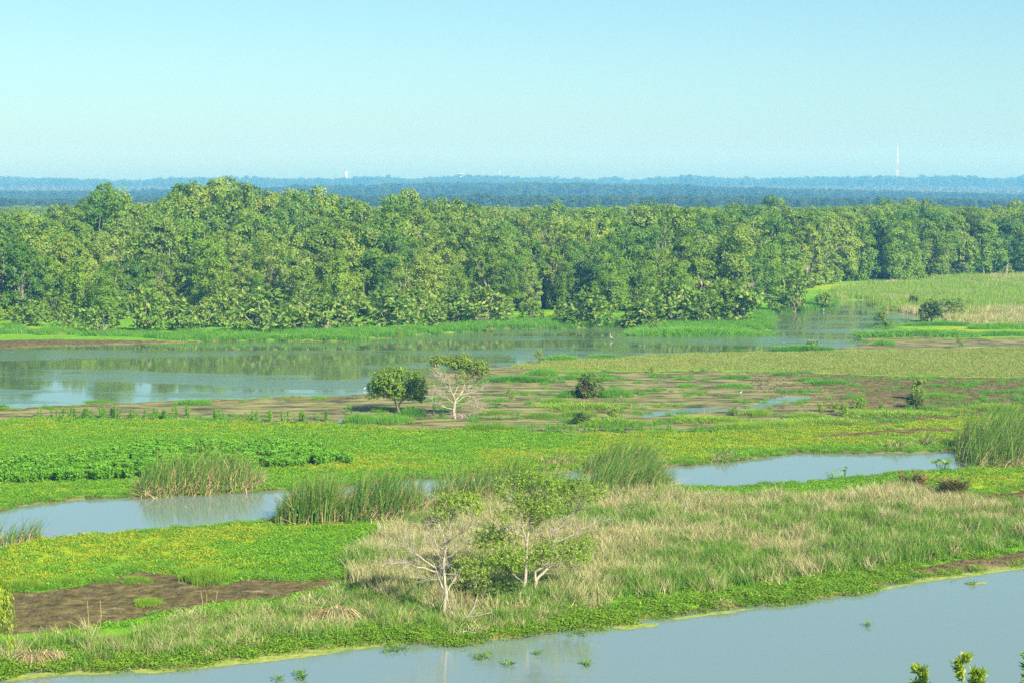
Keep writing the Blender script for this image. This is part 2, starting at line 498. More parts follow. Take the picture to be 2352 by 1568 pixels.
M['algae'] = algae_mat()
M['soil'] = plain_mat('soil_mound', (.09, .10, .03), .95, .4)
M['clod'] = plain_mat('mud_clod', (.055, .042, .020), .95, .5)
M['white'] = plain_mat('white_paint', (.50, .50, .48))
M['red'] = plain_mat('red_paint', (.36, .12, .10))
M['concrete'] = plain_mat('concrete', (.62, .60, .54))
M['roof'] = plain_mat('roof_sheet', (.42, .40, .38))
M['glass'] = plain_mat('dark_window', (.04, .05, .06), .2)
M['feather_white'] = plain_mat('white_feather', (.42, .42, .40))
M['feather_black'] = plain_mat('black_feather', (.025, .025, .028), .5)
M['beak'] = plain_mat('beak', (.30, .20, .08))

# ------------------------------------------------------------------ mesh helpers
def mesh_np(name, V, F, mat, tint=None, smooth=False):
    """V (n,3), F: list of index arrays with 3 or 4 columns"""
    me = bpy.data.meshes.new(name)
    V = np.asarray(V, np.float32)
    if not isinstance(F, (list, tuple)):
        F = [F]
    F = [np.asarray(f, np.int32) for f in F if len(f)]
    me.vertices.add(len(V))
    me.vertices.foreach_set('co', V.ravel())
    nl = sum(f.size for f in F)
    nf = sum(len(f) for f in F)
    me.loops.add(nl)
    me.loops.foreach_set('vertex_index', np.concatenate([f.ravel() for f in F]))
    me.polygons.add(nf)
    cnt = np.concatenate([np.full(len(f), f.shape[1], np.int32) for f in F])
    st = np.concatenate([[0], np.cumsum(cnt)[:-1]]).astype(np.int32)
    me.polygons.foreach_set('loop_start', st)
    me.polygons.foreach_set('loop_total', cnt)
    if smooth:
        me.polygons.foreach_set('use_smooth', np.ones(nf, bool))
    me.update(calc_edges=True)
    if mat is not None:
        me.materials.append(M[mat] if isinstance(mat, str) else mat)
    if tint is not None:
        a = me.attributes.new('tint', 'FLOAT', 'POINT')
        a.data.foreach_set('value', np.asarray(tint, np.float32))
    return me


def link(name, me, parent=None, loc=None, rot=None, scl=None):
    o = bpy.data.objects.new(name, me)
    COL.objects.link(o)
    if parent is not None:
        o.parent = parent
    if loc is not None:
        o.location = loc
    if rot is not None:
        o.rotation_euler = rot
    if scl is not None:
        o.scale = scl
    return o


def tag(o, label=None, cat=None, group=None, kind=None):
    if label:
        o['label'] = label
    if cat:
        o['category'] = cat
    if group:
        o['group'] = group
    if kind:
        o['kind'] = kind
    return o


def thing(name, loc, label, cat, group=None, rz=0., scl=None):
    o = link(name, None, None, loc, (0, 0, rz), scl)
    o.empty_display_size = .3
    return tag(o, label, cat, group)


def unit(v):
    return v / (np.linalg.norm(v, axis=-1, keepdims=True) + 1e-9)


class MB:
    """collects leaves, blades and tubes for one mesh"""

    def __init__(s):
        s.v, s.q, s.t, s.tint, s.n = [], [], [], [], 0

    def add(s, V, Q=None, T=None, tint=None):
        s.v.append(np.asarray(V, float).reshape(-1, 3))
        k = len(s.v[-1])
        if Q is not None and len(Q):
            s.q.append(np.asarray(Q) + s.n)
        if T is not None and len(T):
            s.t.append(np.asarray(T) + s.n)
        s.tint.append(np.full(k, .5) if tint is None else np.asarray(tint, float))
        s.n += k

    def leaves(s, C, axis, nrm, L, W, rng=R, tint=None, bend=.18):
        """pointed leaves: C base points, axis the leaf's direction, nrm roughly its upper side"""
        n = len(C)
        a = unit(axis)
        sd = unit(np.cross(a, nrm))
        up = np.cross(sd, a)
        L = np.broadcast_to(np.asarray(L, float), (n,))[:, None]
        W = np.broadcast_to(np.asarray(W, float), (n,))[:, None]
        b = C
        m = C + a * L * .45
        tip = C + a * L - up * L * bend
        V = np.stack([b, m + sd * W * .5 - up * W * .08, tip, m - sd * W * .5 - up * W * .08], 1)
        i = np.arange(n) * 4
        t = rng.random(n) if tint is None else np.asarray(tint)
        s.add(V, np.stack([i, i + 1, i + 2, i + 3], 1), tint=np.repeat(t, 4))

    def blades(s, B, H, lean, W, rng=R, seg=3, tint=None, curve=1.6, yaw=None):
        """upright tapering blades: B base points, H heights, lean (n,2) sideways reach at the tip"""
        n = len(B)
        yaw = rng.random(n) * math.tau if yaw is None else yaw
        sd = np.stack([np.cos(yaw), np.sin(yaw), np.zeros(n)], 1)
        H = np.broadcast_to(np.asarray(H, float), (n,))
        W = np.broadcast_to(np.asarray(W, float), (n,))
        rows = []
        for k in range(seg + 1):
            u = k / seg
            c = B.copy()
            c[:, :2] += lean * (u ** curve)[..., None] if np.ndim(u) else lean * u ** curve
            c[:, 2] += H * u * (1 - .12 * u)
            w = W * (1 - u * .9) * .5
            rows += [c - sd * w[:, None], c + sd * w[:, None]]
        V = np.stack(rows, 1)
        r = 2 * (seg + 1)
        i = np.arange(n)[:, None] * r
        Q = np.concatenate([i + np.array([[2 * k, 2 * k + 1, 2 * k + 3, 2 * k + 2]]) for k in range(seg)])
        t = rng.random(n) if tint is None else np.asarray(tint)
        s.add(V, Q, tint=np.repeat(t, r))

    def tube(s, pts, rad, k=6, tint=.5):
        pts = np.asarray(pts, float)
        rad = np.asarray(rad, float)
        n = len(pts)
        d = np.gradient(pts, axis=0)
        d = unit(d)
        ref = np.where(np.abs(d[:, 2:3]) > .9, np.array([[1., 0, 0]]), np.array([[0, 0, 1.]]))
        u = unit(np.cross(d, ref))
        for i in range(1, n):        # keep the ring from twisting
            u[i] = u[i - 1] - d[i] * np.dot(u[i - 1], d[i])
            u[i] /= np.linalg.norm(u[i]) + 1e-9
        w = np.cross(d, u)
        an = np.arange(k) / k * math.tau
        V = pts[:, None] + rad[:, None, None] * (np.cos(an)[None, :, None] * u[:, None] + np.sin(an)[None, :, None] * w[:, None])
        Q = []
        for i in range(n - 1):
            for j in range(k):
                Q.append((i * k + j, i * k + (j + 1) % k, (i + 1) * k + (j + 1) % k, (i + 1) * k + j))
        T = [(( n - 1) * k, (n - 1) * k + j, (n - 1) * k + j + 1) for j in range(1, k - 1)]
        s.add(V, Q, T, np.full(n * k, tint))

    def box(s, c, d, yaw=0.):
        c, d = np.asarray(c, float), np.asarray(d, float) / 2
        P = np.array([(x, y, z) for z in (-1, 1) for x, y in ((-1, -1), (1, -1), (1, 1), (-1, 1))]) * d
        cs, sn = math.cos(yaw), math.sin(yaw)
        P = np.stack([P[:, 0] * cs - P[:, 1] * sn, P[:, 0] * sn + P[:, 1] * cs, P[:, 2]], 1) + c
        s.add(P, [(3, 2, 1, 0), (4, 5, 6, 7), (0, 1, 5, 4), (1, 2, 6, 5), (2, 3, 7, 6), (3, 0, 4, 7)])

    def mesh(s, name, mat, smooth=False):
        V = np.concatenate(s.v)
        F = []
        if s.q:
            F.append(np.concatenate(s.q))
        if s.t:
            F.append(np.concatenate(s.t))
        return mesh_np(name, V, F, mat, np.concatenate(s.tint), smooth)


def rdir(n, rng=R):
    return unit(rng.normal(size=(n, 3)))


def smooth_line(pts, n=10):
    """a polyline through the points, rounded"""
    p = np.asarray(pts, float)
    if len(p) < 3:
        t = np.linspace(0, 1, max(3, n // 2))[:, None]
        return p[0] * (1 - t) + p[-1] * t
    q = np.vstack([2 * p[0] - p[1], p, 2 * p[-1] - p[-2]])
    out = []
    m = len(p) - 1
    for i in range(m):
        a, b, c, d = q[i:i + 4]
        for u in np.linspace(0, 1, max(2, n // m), endpoint=False):
            out.append(.5 * ((2 * b) + (c - a) * u + (2 * a - 5 * b + 4 * c - d) * u * u + (3 * b - a - 3 * c + d) * u ** 3))
    out.append(p[-1])
    return np.array(out)


# ------------------------------------------------------------------ scattered ground cover (one object each, uncountable)
def scatter(name, P, yaw, scl, variants, idx, label, cat, tilt=None):
    """points carrying one of a few small plants each"""
    n = len(P)
    me = bpy.data.meshes.new(name)
    me.vertices.add(n)
    me.vertices.foreach_set('co', np.asarray(P, np.float32).ravel())
    scl = np.asarray(scl, np.float32)
    if scl.ndim == 1:
        scl = np.repeat(scl[:, None], 3, 1)
    rot = np.zeros((n, 3), np.float32)
    rot[:, 2] = yaw
    if tilt is not None:
        rot[:, :2] = tilt
    for nm, ty, key, arr in (('turn', 'FLOAT_VECTOR', 'vector', rot), ('size', 'FLOAT_VECTOR', 'vector', scl), ('pick', 'INT', 'value', np.asarray(idx, np.int32))):
        a = me.attributes.new(nm, ty, 'POINT')
        a.data.foreach_set(key, arr.ravel())
    o = link(name, me)
    tag(o, label, cat, kind='stuff')
    c = bpy.data.collections.new(name + '_kinds')
    for i, v in enumerate(variants):
        c.objects.link(bpy.data.objects.new(f'{name}_plant_{i:02d}', v))
    ng = bpy.data.node_groups.new(name + '_spread', 'GeometryNodeTree')
    ng.interface.new_socket('Geometry', in_out='INPUT', socket_type='NodeSocketGeometry')
    ng.interface.new_socket('Geometry', in_out='OUTPUT', socket_type='NodeSocketGeometry')
    gi, go = ng.nodes.new('NodeGroupInput'), ng.nodes.new('NodeGroupOutput')
    ci = ng.nodes.new('GeometryNodeCollectionInfo')
    ci.inputs['Collection'].default_value = c
    ci.inputs['Separate Children'].default_value = True
    ci.inputs['Reset Children'].default_value = True
    ip = ng.nodes.new('GeometryNodeInstanceOnPoints')
    ip.inputs['Pick Instance'].default_value = True

    def na(nm, ty):
        k = ng.nodes.new('GeometryNodeInputNamedAttribute')
        k.data_type = ty
        k.inputs[0].default_value = nm
        return k.outputs[0]
    ng.links.new(gi.outputs[0], ip.inputs['Points'])
    ng.links.new(ci.outputs[0], ip.inputs['Instance'])
    ng.links.new(na('pick', 'INT'), ip.inputs['Instance Index'])
    ng.links.new(na('turn', 'FLOAT_VECTOR'), ip.inputs['Rotation'])
    ng.links.new(na('size', 'FLOAT_VECTOR'), ip.inputs['Scale'])
    ng.links.new(ip.outputs[0], go.inputs[0])
    md = o.modifiers.new('spread', 'NODES')
    md.node_group = ng
    return o


def sow(x0, x1, y0, y1, per_m2, rng=R):
    n = int((x1 - x0) * (y1 - y0) * per_m2)
    return rng.uniform(x0, x1, n), rng.uniform(y0, y1, n)


def in_view(x, y, pad=4.):
    return np.abs(x) < y * .302 + pad


# ------------------------------------------------------------------ the ground: one sheet to the horizon
def axis(*runs):
    out = [runs[0][0]]
    for a, b, s0, s1 in runs:
        p, n = a, max(2, int((b - a) / ((s0 + s1) / 2)))
        u = np.linspace(0, 1, n + 1)[1:]
        w = s0 * u + (s1 - s0) * u * u / 2
        out += list(a + (b - a) * w / w[-1])
    return np.array(out)


xs = axis((0, 32, .26, .26), (32, 110, .3, 1.6), (110, 400, 2, 40), (400, 5200, 60, 900))
xs = np.concatenate([-xs[:0:-1], xs])
ys = np.concatenate([[-300, -100, 0, 30], axis((45, 135, .24, .26), (135, 340, .3, 1.5), (340, 800, 3, 40), (800, 4960, 60, 400))])
gx, gy = np.meshgrid(xs, ys)
gx, gy = gx.ravel(), gy.ravel()
Z = zones(gx, gy)
gz = height(gx, gy, Z)
nx, ny = len(xs), len(ys)
ii = (np.arange(ny - 1)[:, None] * nx + np.arange(nx - 1)[None, :]).ravel()
gme = mesh_np('ground', np.stack([gx, gy, gz], 1), np.stack([ii, ii + 1, ii + nx + 1, ii + nx], 1), 'ground', smooth=True)


def gattr(nm, v):
    a = gme.attributes.new(nm, 'FLOAT', 'POINT')
    a.data.foreach_set('value', np.asarray(v, np.float32))


gattr('mud', np.maximum(Z['mud'], sstep(345, 400, gy)))
gattr('wet', np.clip(np.maximum.reduce([sstep(.3, 1.5, Z['flat']) * sstep(30, 20, gx), sstep(-.8, .1, Z['water']), sstep(0, .6, Z['wetr'])]), 0, 1))
gattr('scum', np.clip(np.maximum.reduce([sstep(0, 1.0, Z['flat']) * sstep(34, 22, gx), sstep(0, .6, Z['wetr']), sstep(-.5, .2, Z['water'])]), 0, 1))
gattr('crust', np.clip(sstep(0, .5, Z['mud2']) * .8 + sstep(-2.5, -.5, Z['drystrip']) * sstep(0, 1, Z['flat']) + .35 * sstep(0, 1, Z['flat']) * sstep(24, 30, gx) + .5 * sstep(0, .3, Z['path']), 0, 1))
gattr('yel', Z['yel'])
gattr('dry', np.clip(np.maximum.reduce([sstep(-.5, .5, Z['drystrip']), sstep(-.3, .6, Z['dryf']), .5 * sstep(-.3, .6, Z['bank']), sstep(-1, 1, Z['marsh']) * sstep(285, 215, gy)]), 0, 1))
ground = tag(link('ground', gme), 'flat marsh ground of mud and turf', kind='structure')


def gh(x, y):
    x, y = np.atleast_1d(np.asarray(x, float)), np.atleast_1d(np.asarray(y, float))
    return height(x, y)


# ------------------------------------------------------------------ water: level sheets that meet the banks
def sheet(name, pts, z, mat, label, kind='structure'):
    P = np.array([(*G(*p), z) for p in pts])
    me = bpy.data.meshes.new(name)
    me.from_pydata([tuple(p) for p in P], [], [tuple(range(len(P)))])
    me.materials.append(M[mat])
    me.update()
    return tag(link(name, me), label, kind=kind)


sheet('pond_water', [(-1500, 1440), (0, 1400), (2352, 1225), (3600, 1130), (3600, 2300), (-1500, 2300)], 0, 'pond', 'calm pond in front of the grassy bank')
sheet('channel_water', [(-900, 1040), (0, 1030), (2352, 1012), (3000, 1000), (3000, 1120), (2352, 1200), (0, 1380), (-900, 1400)], 0, 'channel', 'narrow calm channel between the green carpets')
sheet('river_water', [(-1200, 780), (0, 760), (1100, 735), (1500, 728), (1740, 690), (1900, 676), (2100, 672), (3000, 700), (3000, 1000), (2352, 1008), (0, 1020), (-1200, 1030)], 0, 'river', 'wide green river before the forest')

# ------------------------------------------------------------------ forest trees
def forest_tree(seed, style):
    """a 12 m marsh-forest tree: returns trunk MB, crown MB"""
    rng = np.random.default_rng(seed)
    H = 12.
    tr, cr = MB(), MB()
    lo = {'tall': .34, 'round': .16, 'vine': .12, 'open': .30, 'fine': .14, 'bare': .35}[style]
    n = {'tall': 17, 'round': 21, 'vine': 19, 'open': 15, 'fine': 34, 'bare': 13}[style]
    wid = {'tall': 2.7, 'round': 3.5, 'vine': 3.2, 'open': 3.4, 'fine': 3.3, 'bare': 3.2}[style]
    fork = np.array([rng.normal(0, .4), rng.normal(0, .4), H * rng.uniform(.3, .42)])
    base = smooth_line([(0, 0, -.3), fork * (.4, .4, .5) + rng.normal(0, .15, 3) * (1, 1, 0), fork], 8)
    tr.tube(base, np.linspace(.26, .17, len(base)), 6)
    lobes = []
    for i in range(n):
        h = lo + (1 - lo) * ((i + rng.random()) / n)
        prof = math.sin(math.pi * min(1, .25 + .70 * (h - lo) / (1 - lo))) ** .6
        a = i * 2.4 + rng.normal(0, .4)
        rr = wid * prof * rng.uniform(.35, 1.0)
        r = rng.uniform(1.0, 1.75) * {'open': .8, 'fine': .62, 'bare': .55}.get(style, 1)
        c = np.array([math.cos(a) * rr, math.sin(a) * rr, h * H - r * .5])
        lobes.append((c, r))
        if i % 2 == 0 or style in ('open', 'bare'):
            mid = fork * .45 + c * .55 + rng.normal(0, .35, 3) - (0, 0, .3)
            p = smooth_line([fork - (0, 0, rng.uniform(0, 1.5)), mid, c + (0, 0, .2 * r)], 6)
            tr.tube(p, np.linspace(.15 if style == 'bare' else .11, .03, len(p)), 5)
    for c, r in lobes:
        k = rng.integers(9, 14)
        sub = rdir(k, rng)
        sub[:, 2] = np.abs(sub[:, 2]) * 1.1 - .35
        sub = unit(sub)
        m = int(230 * r * {'open': .75, 'bare': .5}.get(style, 1))
        d = unit(sub[rng.integers(0, k, m)] + rng.normal(0, .27, (m, 3)))
        pos = c + d * (1, 1, .8) * (r * rng.uniform(.72, 1.08, m))[:, None]
        ax = unit(np.cross(d, rdir(m, rng)) + d * .5 + (0, 0, -.35))
        nr = unit(d + (0, 0, .6) + rng.normal(0, .45, (m, 3)))
        lt = np.clip(rng.normal(.45, .22, m) + rng.normal(0, .12), 0, 1)
        cr.leaves(pos, ax, nr, rng.uniform(.26, .46, m), rng.uniform(.17, .28, m), rng, lt)
    if style == 'vine':
        vm = 16
        for j in range(vm):
            a = rng.random() * math.tau
            rr = wid * rng.uniform(.55, 1.05)
            top, bot = H * rng.uniform(.42, .78), H * rng.uniform(.02, .35)
            m = int((top - bot) * 26)
            u = rng.random(m)
            th = rng.uniform(.2, .5)
            pos = np.stack([math.cos(a) * rr + rng.normal(0, th, m) * (1.2 - u * .4), math.sin(a) * rr + rng.normal(0, th, m), bot + (top - bot) * u], 1)
            out = np.tile([math.cos(a), math.sin(a), .25], (m, 1)) + rng.normal(0, .45, (m, 3))
            ax = np.tile([0, 0, -1.], (m, 1)) + rng.normal(0, .5, (m, 3))
            cr.leaves(pos, ax, out, rng.uniform(.28, .46, m), rng.uniform(.18, .28, m), rng, np.clip(rng.normal(.6, .2, m), 0, 1))
    return tr, cr


STY = ['round', 'tall', 'vine', 'round', 'vine', 'tall', 'open', 'vine', 'round', 'open', 'fine', 'fine', 'bare', 'vine', 'fine', 'bare']
SMAT = ['leaf_forest', 'leaf_forest', 'leaf_vine', 'leaf_deep', 'leaf_vine', 'leaf_deep', 'leaf_forest', 'leaf_forest', 'leaf_forest', 'leaf_pale', 'leaf_forest', 'leaf_pale', 'leaf_pale', 'leaf_vine', 'leaf_deep', 'leaf_forest']
FT = []
for i, s in enumerate(STY):
    t_, c_ = forest_tree(100 + i, s)
    FT.append((s, t_.mesh('forest_trunk', 'bark_forest', True), c_.mesh('forest_crown', SMAT[i])))


def px_of(x, y):
    return 1176 + x / y * FPX


FRONT = np.array([(-800, 752), (0, 744), (300, 738), (600, 744), (900, 736), (1100, 727), (1250, 715), (1400, 722), (1600, 716), (1740, 698), (1850, 668), (1930, 652), (2000, 647), (2100, 647), (2250, 634), (2352, 631), (3200, 622)], float)
FRONT_D = np.array([G(1176, p)[1] for p in FRONT[:, 1]])
SKY_X = [-400, 0, 100, 180, 215, 290, 330, 375, 410, 530, 600, 730, 790, 870, 900, 960, 1010, 1100, 1270, 1400, 1550, 1700, 1780, 1850, 1950, 2060, 2150, 2230, 2352, 2800]
SKY_Y = [485, 486, 488, 478, 455, 455, 470, 462, 440, 436, 448, 445, 462, 474, 460, 456, 468, 474, 474, 472, 470, 474, 468, 476, 474, 468, 470, 478, 468, 470]


def z_at(py, y):
    return AT(1176, py, y)[2]


rf = np.random.default_rng(11)
FTW = np.array([.22 if t == 'bare' else (.7 if t == 'open' else 1.) for t in STY])
FTW = FTW / FTW.sum()
cand = []
cell = {}
for _ in range(26000):
    d = rf.uniform(200, 520)
    x = rf.uniform(-.36, .36) * d
    px = px_of(x, d)
    b = d - np.interp(px, FRONT[:, 0], FRONT_D)
    if b < 0 or b > 230:
        continue
    s = 4.3 + b * .016
    key = (int(x // 9), int(d // 9))
    ok = True
    for i in (-1, 0, 1):
        for j in (-1, 0, 1):
            for (qx, qy) in cell.get((key[0] + i, key[1] + j), ()):
                if (qx - x) ** 2 + (qy - d) ** 2 < s * s:
                    ok = False
                    break
    if not ok:
        continue
    cell.setdefault(key, []).append((x, d))
    lim = z_at(np.interp(px, SKY_X, SKY_Y), d)
    hgt = min(rf.uniform(5.0, 8.8) + b * .11 + rf.normal(0, 1.0), lim * rf.uniform(.80, 1.0))
    if px > 1850:
        hgt = min(rf.uniform(10.5, 12.5) + b * .03, lim * rf.uniform(.88, 1))
    cand.append([x, d, max(5., hgt), b, px, int(rf.choice(len(FT), p=FTW)), rf.random() * math.tau, rf.uniform(.95, 1.25)])
# the trees that stand above the rest of the canopy
for px, py, d, k in [(255, 421, 268, 0), (228, 447, 262, 3), (405, 432, 285, 8), (440, 424, 292, 3), (478, 414, 288, 0), (512, 411, 300, 1), (540, 428, 280, 8), (571, 429, 300, 1), (606, 440, 290, 0),
                     (649, 435, 300, 6), (690, 442, 290, 3), (714, 429, 310, 6), (752, 447, 300, 1), (808, 453, 280, 0), (905, 452, 280, 3), (934, 438, 290, 1), (998, 458, 300, 6), (1036, 460, 310, 1),
                     (1274, 465, 330, 5), (1073, 468, 300, 0), (1690, 467, 380, 1), (1779, 448, 400, 0), (2030, 460, 420, 3), (2092, 455, 430, 0), (2140, 462, 420, 8), (2344, 461, 380, 0), (1500, 467, 360, 3), (60, 486, 270, 0), (140, 474, 300, 1)]:
    x, y, z = AT(px, py, d)
    cand.append([x, y, z, 40., px, k, rf.random() * math.tau, 1.0 if z < 16 else .9])
cand.sort(key=lambda c: c[1])
# how much of each shows above those before it
top = np.full(700, 1e9)
vis = []
for c in cand:
    x, d, h, b, px = c[:5]
    r = 3.1 * c[7] * h / 12
    pt = 424 + (CAM_H - h) / d * FPX
    pb = 424 + CAM_H / d * FPX
    i0, i1 = int((px_of(x - r, d) + 600) / 5), int((px_of(x + r, d) + 600) / 5)
    i0, i1 = max(0, i0), min(700, max(i1, i0 + 1))
    if i1 <= i0 or px < -60 or px > 2412:
        vis.append(0)
        continue
    seg = np.minimum(top[i0:i1], pb)
    vis.append(float(np.maximum(seg - pt, 0).sum()))
    top[i0:i1] = np.minimum(top[i0:i1], pt + (h * .12) / d * FPX)
order = np.argsort(-np.array(vis))
single = set(int(i) for i in order[:300] if vis[i] > 8)
ZONE = [(130, 'above the mud beach'), (330, 'under the pointed treetop'), (540, 'under the canopy hump'), (800, 'behind the long bank'), (1000, 'above the river bend'), (1130, 'behind the bare-branched tree'),
        (1330, 'around the trunk gap'), (1560, 'behind the shoreline shrub'), (1800, 'above the grass islet'), (1960, 'by the river narrows'), (2150, 'behind the reed marsh'), (9999, 'by the lone trunk')]
LOOK = {'round': 'broad leafy tree', 'tall': 'slender high-crowned tree', 'vine': 'vine-draped tree', 'open': 'thin-crowned pale-limbed tree', 'fine': 'fine-leaved tree', 'bare': 'half-bare pale-limbed tree'}
rest = []
FOREST = []
CZ = [float(v) for v in gh([c[0] for c in cand], [c[1] for c in cand])]
for i, c in enumerate(cand):
    x, d, h, b, px, k, rz, w = c
    s = h / 12
    sw = s * w if h < 15 else s * .85
    z0 = CZ[i]
    if i in single:
        row = 'at the forest edge' if b < 9 else ('in the middle forest' if b < 38 else 'high in the canopy')
        zn = next(t for m_, t in ZONE if px < m_)
        st = FT[k][0]
        o = thing('forest_tree', (x, d, z0), f'{LOOK[st]} {row} {zn}', 'tree', 'trees of the forest across the river', rz, (sw, sw, s))
        FOREST.append((px, o))
        link('trunk', FT[k][1], o)
        link('crown', FT[k][2], o)
    else:
        rest.append((x, d, z0, k, rz, sw, s))
NTH = ['first', 'second', 'third', 'fourth', 'fifth', 'sixth', 'seventh', 'eighth', 'ninth', 'tenth', 'eleventh', 'twelfth']
same = {}
for px, o in sorted(FOREST, key=lambda t: t[0]):
    same.setdefault(o['label'], []).append(o)
for l, v in same.items():
    for i, o in enumerate(v):
        if len(v) > 1:
            o['label'] = f'{l}, {NTH[min(i, 11)]} from beach side'
rest = np.array(rest)
vk = [f[2] for f in FT]
scatter('forest', rest[:, :3], rest[:, 4], np.stack([rest[:, 5], rest[:, 5], rest[:, 6]], 1), vk, rest[:, 3], 'dense green forest canopy receding behind the front trees', 'forest')

# dark far woods, want of sun painted into leaf colour, blue with distance
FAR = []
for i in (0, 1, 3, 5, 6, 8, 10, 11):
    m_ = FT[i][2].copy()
    m_.materials[0] = M['leaf_far_shaded']
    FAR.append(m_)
def far_wood(name, d0, d1, step, label, sky, hs, seed, before=None, till=0):
    rng = np.random.default_rng(seed)
    out = []
    d = d0
    while d < d1:
        half = .33 * d + 30
        for x in np.arange(-half, half, step):
            X, D = x + rng.normal(0, step * .4), d + rng.normal(0, step * .5)
            out.append((X, D, 0., rng.integers(0, 8), rng.random() * math.tau, 1.))
        d += step * 1.1
    o = np.array(out)
    z0 = hill(o[:, 0], o[:, 1])
    lim = z_at(np.interp(px_of(o[:, 0], o[:, 1]), *sky), o[:, 1]) - z0
    if before:
        lim0 = z_at(np.interp(px_of(o[:, 0], o[:, 1]), *before) + 9, o[:, 1]) - z0
        lim = np.where(o[:, 1] < till, np.minimum(lim, lim0), lim)
    if before:
        lim = lim + (fbm(o[:, 0] / 70., o[:, 1] / 200., 77, 3) - .5) * 22 * (o[:, 1] > till)
    lim = lim * (.80 + .36 * fbm(o[:, 0] / 45., o[:, 1] / 45., seed + 30, 2))
    o[:, 2] = z0 - .5
    o[:, 5] = np.minimum(rng.uniform(*hs, len(o)), np.maximum(5, lim * rng.uniform(.84, 1.0, len(o)))) / 12
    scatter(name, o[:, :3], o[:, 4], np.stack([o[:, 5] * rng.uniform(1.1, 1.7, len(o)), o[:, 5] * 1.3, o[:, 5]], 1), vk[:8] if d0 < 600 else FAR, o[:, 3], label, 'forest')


far_wood('near_wood', 520, 1000, 10, 'pale green wood seen over the forest', ([-400, 0, 250, 420, 800, 1200, 2400], [468, 470, 468, 472, 474, 474, 476]), (9, 13), 3)
BELT = ([-400, 0, 300, 600, 700, 900, 1100, 1240, 1400, 1600, 1760, 1900, 2050, 2200, 2352, 2700], [440, 438, 436, 428, 424, 421, 418, 415, 420, 424, 432, 434, 437, 440, 447, 450])
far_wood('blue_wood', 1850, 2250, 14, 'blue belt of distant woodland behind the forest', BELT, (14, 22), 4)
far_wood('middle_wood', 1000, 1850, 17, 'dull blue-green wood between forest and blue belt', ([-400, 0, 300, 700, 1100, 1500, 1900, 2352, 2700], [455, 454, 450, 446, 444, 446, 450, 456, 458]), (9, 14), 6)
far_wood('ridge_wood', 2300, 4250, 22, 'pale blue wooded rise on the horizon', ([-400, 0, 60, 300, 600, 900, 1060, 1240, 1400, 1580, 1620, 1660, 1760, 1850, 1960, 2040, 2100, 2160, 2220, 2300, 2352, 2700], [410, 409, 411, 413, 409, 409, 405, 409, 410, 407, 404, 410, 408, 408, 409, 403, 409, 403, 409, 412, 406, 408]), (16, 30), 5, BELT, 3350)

# things that stand up out of the far ridge
def lattice_mast():
    x, y, zt = AT(2062, 340, 3700)
    zb = float(hill(np.array([x]), np.array([y]))[0]) - 1
    t = thing('radio_mast', (x, y, zb), 'red and white lattice radio mast on the distant ridge', 'mast')
    H = zt - zb
    n = 7
    for k in range(n):
        z0, z1 = H * k / n, H * (k + 1) / n
        w0, w1 = 4.6 - 3.2 * k / n, 4.6 - 3.2 * (k + 1) / n
        mb = MB()
        cs = [(-1, -1), (1, -1), (1, 1), (-1, 1)]
        for i, (a, b) in enumerate(cs):
            c, d = cs[(i + 1) % 4]
            mb.tube([(a * w0 / 2, b * w0 / 2, z0), (a * w1 / 2, b * w1 / 2, z1)], [.22, .22], 4)
            mb.tube([(a * w0 / 2, b * w0 / 2, z0), (c * w1 / 2, d * w1 / 2, z1)], [.12, .12], 4)
            mb.tube([(a * w1 / 2, b * w1 / 2, z1), (c * w1 / 2, d * w1 / 2, z1)], [.12, .12], 4)
        tag(link('lattice_section', mb.mesh('lattice_section', 'white' if k % 2 == 0 or k == 5 else 'red'), t))
    mb = MB()
    mb.tube([(0, 0, H), (0, 0, H + 6)], [.18, .1], 5)
    link('antenna', mb.mesh('antenna', 'white'), t)
    for z, a in ((H * .62, 0), (H * .63, 2.1), (H * .88, 4.0)):
        mb = MB()
        c = np.array([math.cos(a) * 1.9, math.sin(a) * 1.9, z])
        dr = np.array([math.cos(a), math.sin(a), 0])
        mb.tube([c, c + dr * .5, c + dr * .9], [.5, 1.2, 1.4], 10)
        link('dish', mb.mesh('dish', 'white'), t)


lattice_mast()


def water_tower():
    x, y, zt = AT(1058, 399, 3580)
    zb = float(hill(np.array([x]), np.array([y]))[0]) - 1
    t = thing('water_tower', (x, y, zb), 'white mushroom-shaped water tower on the horizon', 'water tower')
    H = zt - zb
    mb = MB()
    mb.tube([(0, 0, 0), (0, 0, H * .6), (0, 0, H - 2.5)], [2.2, 1.5, 1.8], 12)
    link('shaft', mb.mesh('shaft', 'concrete'), t)
    mb = MB()
    mb.tube([(0, 0, H - 3.2), (0, 0, H - 1.2), (0, 0, H - .4), (0, 0, H)], [2., 8.2, 8.4, 1.2], 20)
    link('tank', mb.mesh('tank', 'white'), t)
    # a slim spire further along
    x, y, zt = AT(1148, 392, 3580)
    zb = float(hill(np.array([x]), np.array([y]))[0]) - 1
    t = thing('slim_mast', (x, y, zb), 'slim grey mast standing beside the water tower on the horizon', 'mast')
    mb = MB()
    mb.tube([(0, 0, 0), (0, 0, (zt - zb) * .7), (0, 0, zt - zb)], [.8, .55, .2], 8)
    link('pole', mb.mesh('pole', 'roof'), t)
    mb = MB()
    for a in range(3):
        mb.box((math.cos(a * 2.1) * .9, math.sin(a * 2.1) * .9, (zt - zb) * .9), (.4, .4, 2.4), a * 2.1)
    tag(link('antenna_panels', mb.mesh('antenna_panels', 'white'), t), kind='stuff')


water_tower()


